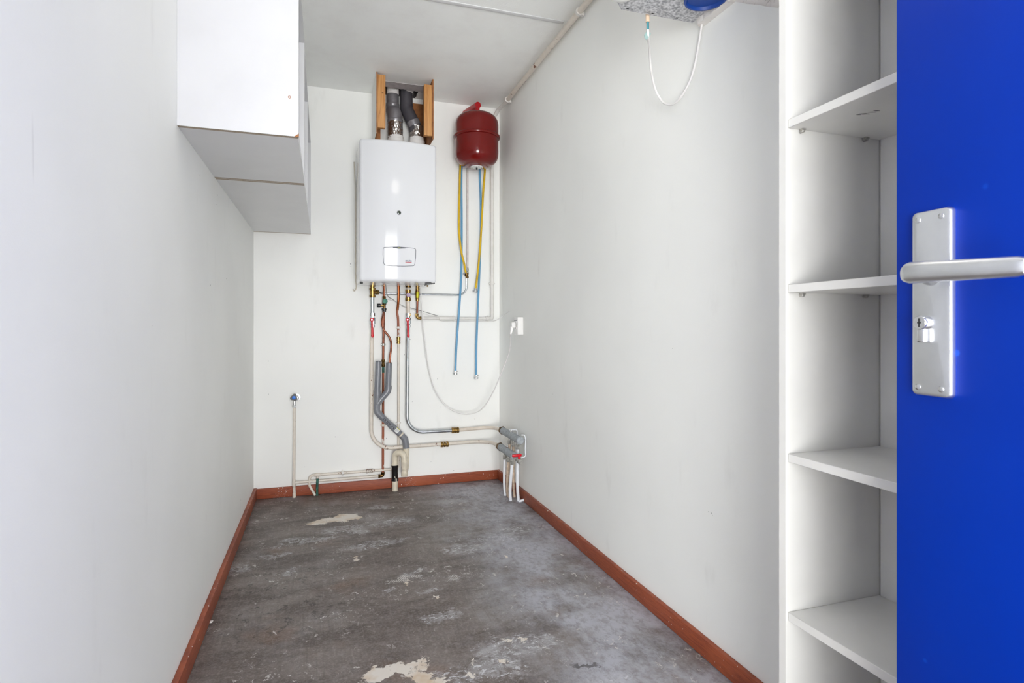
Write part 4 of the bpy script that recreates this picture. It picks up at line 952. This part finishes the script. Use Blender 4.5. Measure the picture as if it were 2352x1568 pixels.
# bent white wall bracket
wbt = thing('manifold_bracket', 'bent white wire bracket holding the manifolds to the right wall', 'bracket', (XR, 3.15, .258))
obj('bracket_loop', tube(new(), fillet([V((1.086, 3.150, .388)), V((1.106, 3.150, .388)), V((1.112, 3.150, .36)), V((1.109, 3.150, .31)), V((1.112, 3.150, .262)), V((1.080, 3.150, .258))], .012, 5), .0034, 10), M['white_hose'], wbt)
obj('bracket_arm', tube(new(), fillet([V((1.112, 3.155, .35)), V((1.115, 3.22, .352)), V((1.113, 3.30, .352)), V((1.110, 3.30, .393)), V((1.060, 3.30, .392))], .012, 5), .0034, 10), M['white_hose'], wbt)

def riser(mat, base, yy, r, foot_px, foot_py, bend, label, top_off=-.034):
    c = base+V((0, -yy, -MLr+top_off+.004)); f = FZ(foot_px, foot_py, .001); z0 = c.z
    pts = spline([c, c.lerp(f, .40)+V((-bend*.45, 0, 0)), c.lerp(f, .78)+V((-bend*.55, 0, 0)), f], 8)
    return obj('riser_hose', tube(new(), pts, r, 16), M[mat], None, label=label, cat='pipe', group='pipes rising to the manifolds')
riser('white_hose', ML, .085, .0082, 1161, 1137, .010, 'far left white plastic pipe rising from the floor to the lower manifold')
riser('old_hose', ML, .150, .0075, 1166.5, 1140, .008, 'yellowed pipe between the two white pipes under the lower manifold')
riser('white_hose', ML, .225, .0088, 1173, 1149, .010, 'middle white plastic pipe with the wide nut, under the lower manifold')
riser('old_hose', MU, .135, .0075, 1170, 1143, .008, 'yellowed pipe, farthest outlet of the upper manifold, half hidden behind the lower one')
riser('old_hose', MU, .205, .0078, 1182, 1141, .008, 'cream pipe, middle outlet of the upper manifold, in front of the skirting end')
riser('white_hose', MU, .285, .0086, 1191, 1150, .008, 'rightmost white plastic pipe rising to the upper manifold')
f = FZ(1200, 1150, 0.004); bm = new(); tube(bm, spline([f+V((-.018, 0, -.003)), f+V((-.008, -.006, .004)), f+V((.006, -.006, .006)), f+V((.012, .004, .012))], 4), .0068, 12)
obj('pipe_offcut', bm, M['white_hose'], label='short white pipe stub lying at the skirting, right of the risers', cat='pipe stub')

# ---------------------------------------------------------------- socket, plug and cables
sk = thing('wall_socket', 'white surface-mounted wall socket low on the right wall', 'socket', (XR, 3.245, RX(1195, 768, XR).z))
z0, z1 = 0.962, 1.066; y0, y1 = 3.212, 3.285
obj('housing', box(new(), (XR-.036, y0, z0), (XR-.0003, y1, z1), .005, 3), M['socket'], sk)
bm = new(); lathe(bm, (XR-.0355, (y0+y1)/2, (z0+z1)/2+.006), (-1, 0, 0), [(0, .026), (.004, .026), (.004, .021), (-.004, .020)], 28); obj('socket_ring', bm, M['socket'], sk)
bm = new(); box(bm, (XR-.0372, y0+.010, z1-.020), (XR-.036, y1-.010, z1-.016), 0); obj('shadow_gap', bm, M['outline'], sk)
cb = thing('power_cable', 'white boiler power cable sagging from the boiler to the wall socket', 'cable', B(1080, 952, 3.63))
pc = V((XR-.0605, (y0+y1)/2-.004, (z0+z1)/2+.004))
bm = new(); box(bm, pc+V((-.006, -.015, -.016)), pc+V((.019, .015, .018)), .006, 3); tube(bm, [pc+V((0, 0, -.008)), pc+V((-.003, -.002, -.030)), pc+V((-.010, -.004, -.052))], [.0125, .010, .0055], 14); obj('plug', bm, M['socket'], cb)
pe = pc+V((-.010, -.004, -.050))
pts = [V((B(964, 648, 3.56).x, 3.56, 1.275)), B(966, 662, 3.57), B(969, 705, 3.60), B(974, 765, 3.63), B(984, 840, 3.64), B(997, 890, 3.64), B(1018, 925, 3.635), B(1045, 945, 3.62), B(1075, 950.5, 3.60), B(1105, 940, 3.57), B(1130, 905, 3.52), B(1152, 855, 3.45), B(1170, 805, 3.36), pe]
obj('cord', tube(new(), spline(pts, 7), .0036, 12), M['cable'], cb)
def wire(name, label, pts, r, mat, cat='wire'): return obj(name, tube(new(), spline(pts, 6), r, 10), M[mat], label=label, cat=cat)
wire('thermostat_wire', 'thin grey wire looping from under the boiler along the top of the gas pipe', [V((B(886, 648, 3.6).x, 3.60, 1.275)), B(887.5, 668, 3.63), B(892, 681, 3.668), B(903, 688, 3.69), B(914, 696, 3.692), B(930, 704, 3.692), B(950, 709, 3.692), B(975, 716, 3.692), B(1000, 723.5, 3.690), B(1006, 725.2, 3.690)], .0021, 'wire_grey')
wire('thermostat_wire', 'thin white wire below the grey one, running to a hole in the right wall', [B(889, 688, 3.692), B(902, 690, 3.692), B(917, 698, 3.692), B(932, 707, 3.692), B(960, 715, 3.692), B(985, 724, 3.690), B(1003, 727, 3.672), B(1012, 736, 3.678), B(1040, 737, 3.678), B(1080, 737, 3.678), B(1120, 737, 3.676), B(1134, 737, 3.674), B(1144, 733, 3.62), RX(1156, 724, 1.116), RX(1166, 716.5, 1.1185), RX(1171, 714, 1.1205)], .0020, 'cable')
lc = [V((B(813.5, 372, 3.685).x, 3.685, B(813.5, 372, 3.685).z)), B(816.2, 450, 3.69), B(816.5, 560, 3.69), B(817, 640, 3.69), B(818, 655, 3.69), B(817.5, 663, 3.685), B(814.5, 667.5, 3.68), B(812, 666, 3.675), B(811.2, 664, 3.672)]
wire('loose_cable', 'yellowed loose cable hanging beside the boiler with a curled end', lc, .0034, 'cable_beige', 'cable')

# ---------------------------------------------------------------- sheet-metal box high on the right wall with a hanging cable
zb_ = 1.955
vb = thing('ventilation_box', 'galvanised sheet-metal box high on the right wall near the bookcase', 'ventilation box', (0.98, 1.35, zb_))
P1, P2, P3 = FZ(1413, -2, zb_), FZ(1427, 22, zb_), FZ(1600, 52, zb_)
xw = XR-.012
poly = [V((P1.x, P1.y, zb_)), V((P2.x, P2.y, zb_)), V((1.095, P2.y-.0, zb_)), V((1.095, 1.02, zb_)), V((P1.x-.02, 1.02, zb_)), V((P1.x-.02, P1.y-.03, zb_))]
bm = new(); prism(bm, poly[::-1], (0, 0, 1), .33); obj('housing', bm, M['galv'], vb, smooth=0)
bm = new()
for px, py in ((1441.5, 20), (1499, 31), (1555, 41.2)):
    c = FZ(px, py, zb_); box(bm, c-V((.0035, .0022, .0006)), c+V((.0035, .0022, .001)), 0)
obj('fixing_slots', bm, M['dark'], vb, label='row of small black slots')
bm = new(); c = V((1.035, 1.395, zb_)); lathe(bm, c, (0, 0, -1), [(0, .058), (.012, .060), (.018, .059), (.018, .054), (.010, .050), (.006, .03), (.005, 0)], 40); obj('duct_cap', bm, M['blue_plastic'], vb, label='blue plastic duct cap')
c = FZ(1429, -13, zb_-.004); bm = new(); lathe(bm, V((c.x, c.y, zb_)), (0, 0, -1), [(0, .036), (.006, .036), (.011, .030), (.013, .018), (.0135, 0)], 32); obj('lamp_cover', bm, M['lamp_white'], vb, label='round white cover')
# plaster strip and rough plaster against the wall
bm = new(); rn = random.Random(9); A_ = []; C_ = []
for k in range(13):
    y = 1.527-.147*k/12; A_.append(V((1.094+rn.uniform(-.003, .003)+(.012 if k == 0 else 0), y, 1.937))); C_.append(V((XR-.0006, y-.01, 1.937)))
prism(bm, A_+C_[::-1], (0, 0, 1), .020)
obj('plaster_strip', bm, M['plaster'], label='ragged white plaster strip between the metal box and the right wall', cat='plaster strip')
bm = new(); rn = random.Random(4); grid = []
for i in range(19):
    row = []
    for j in range(13):
        y = 1.375-.42*i/18; zbase = 1.935 - .100*min(1, i/7)**1.0 - .02*max(0, i-7)/12
        z = zbase + (2.25-zbase)*(j/12)**1.3
        x = XR - .0008 - (0.0 if j == 0 or i == 0 else (.004+.014*min(1, j/6)*min(1, i/2) + rn.uniform(-.003, .003)))
        row.append(bm.verts.new((x, y+rn.uniform(-.002, .002), z)))
    grid.append(row)
for i in range(18):
    for j in range(12): bm.faces.new((grid[i][j], grid[i+1][j], grid[i+1][j+1], grid[i][j+1]))
edge = [grid[i][0] for i in range(19)] + [grid[18][j] for j in range(1, 13)] + [grid[i][12] for i in range(17, -1, -1)] + [grid[0][j] for j in range(11, 0, -1)]
bk_ = [bm.verts.new((XR-.0004, v.co.y, v.co.z)) for v in edge]
for k in range(len(edge)): bm.faces.new((edge[k], edge[(k+1) % len(edge)], bk_[(k+1) % len(edge)], bk_[k]))
bm.faces.new(bk_)
obj('plaster_patch', bm, M['plaster'], label='smudged rough plaster patch on the right wall above the bookcase', cat='plaster patch', smooth=70)
# cable hanging from the box
hc = thing('hanging_cable', 'white cable hanging in a loop below the metal box on the right wall', 'cable', RX(1540, 240, 1.075))
Yc = P2.y+.010; st0 = B(1487, 34, Yc); xk = 1.07
def HB(px, py, X): return RX(px, py, X)
pts = [B(1488, 66, Yc), B(1489, 85, Yc+.004), HB(1492, 120, .995), HB(1496, 165, 1.03), HB(1505, 205, 1.065), HB(1520, 232, 1.085), HB(1534, 240, 1.09), HB(1550, 237, 1.095), HB(1568, 217, 1.10), HB(1585, 185, 1.105), HB(1597, 145, 1.108), HB(1605, 100, 1.11), HB(1612, 56, 1.108)]
obj('cord', tube(new(), spline(pts, 7), .0036, 12), M['cable'], hc)
bm = new(); tube(bm, [B(1487.5, 30, Yc), B(1487.7, 51, Yc)], .0062, 16); obj('cable_sleeve', bm, plain('beige_sleeve', (222, 196, 168), .5), hc, label='beige cable sleeve')
bm = new(); tube(bm, [B(1487.7, 50, Yc), B(1488, 68, Yc)], .0040, 12); obj('tape_wrap', bm, M['teal_tape'], hc, label='teal tape')
bm = new(); prism(bm, [B(1486, 70, Yc-.001), B(1479.5, 81, Yc-.001), B(1480.5, 86, Yc-.001), B(1485, 92, Yc-.001), B(1490, 86, Yc-.001), B(1495.5, 77.5, Yc-.001), B(1490, 73, Yc-.001)], (0, 1, 0), .0012); obj('tape_flag', bm, plain('pale_tape', (150, 176, 172), .6), hc, label='pale teal tape flag', smooth=0)

# small chips on the walls
def marks(bm, pts, sz, X=None, Y=None):
    for px, py in pts:
        r = sz*random.uniform(.6, 1.2)
        if Y: c = B(px, py, Y); lathe(bm, c, (0, -1, 0), [(-.0002, r), (.0005, r*.8)], 7)
        else: c = RX(px, py, X); lathe(bm, c, (-1 if X > 0 else 1, 0, 0), [(-.0002, r), (.0005, r*.8)], 7, sx=.6)
# drilled holes in the back wall
hb = new(); marks(hb, [(928.5, 814.5), (942, 779.5), (942.5, 975), (887.5, 1006)], .0032, Y=YB)
S('trim_3', hb, M['dark'])

rm = new(); marks(rm, [(1634, 1178), (1636, 1183), (1627, 1175), (1165, 655), (1545, 800), (1222, 905), (1270, 905)], .0022, X=XR)
S('trim_5', rm, plain('faint_green_marks', (120, 132, 126), .7))
lm = new(); marks(lm, [(457, 404), (500, 448), (483, 655), (497, 470), (553, 1148), (520, 640)], .0028, X=XL)
S('trim_6', lm, plain('faint_grey_marks', (130, 130, 130), .7))
bmk = new(); marks(bmk, [(805, 606), (806, 612), (617, 829), (752, 1088), (700, 1072), (770, 1003), (1012, 934), (1048, 964), (1090, 962), (617, 905), (1005, 870), (990, 1060), (1042, 1080)], .0022, Y=YB)
S('trim_7', bmk, M['outline'])
f = FZ(480, 1429, 0.0012); bm = new(); prism(bm, [f+V((-.010, -.007, 0)), f+V((.010, -.006, 0)), f+V((.012, .007, 0)), f+V((-.007, .007, 0))], (0, 0, 1), .0025)
obj('paint_flake', bm, M['plaster'], label='small cream flake lying on the floor beside the left skirting', cat='flake', smooth=0)

# ---------------------------------------------------------------- ceiling lamp added out of view as fill light
lampX, lampY = 0.48, 1.50
lp = thing('added_fill_lamp', 'added round white opal ceiling lamp, out of view, for fill light', 'lamp', (lampX, lampY, ZC-.132))
bm = new(); lathe(bm, (lampX, lampY, ZC-.0005), (0, 0, -1), [(0, .17), (.02, .17), (.025, .16)], 40); obj('lamp_base', bm, M['socket'], lp)
t = Nt('lit_opal_glass'); t.b.inputs['Emission Color'].default_value = (1, .93, .84, 1); t.b.inputs['Emission Strength'].default_value = 3.5; t.col((.9, .9, .9, 1)); M['lit'] = t.m
bm = new(); lathe(bm, (lampX, lampY, ZC-.024), (0, 0, -1), [(0, .158), (.05, .155), (.085, .125), (.102, .075), (.108, 0)], 40); obj('lamp_shade', bm, M['lit'], lp)
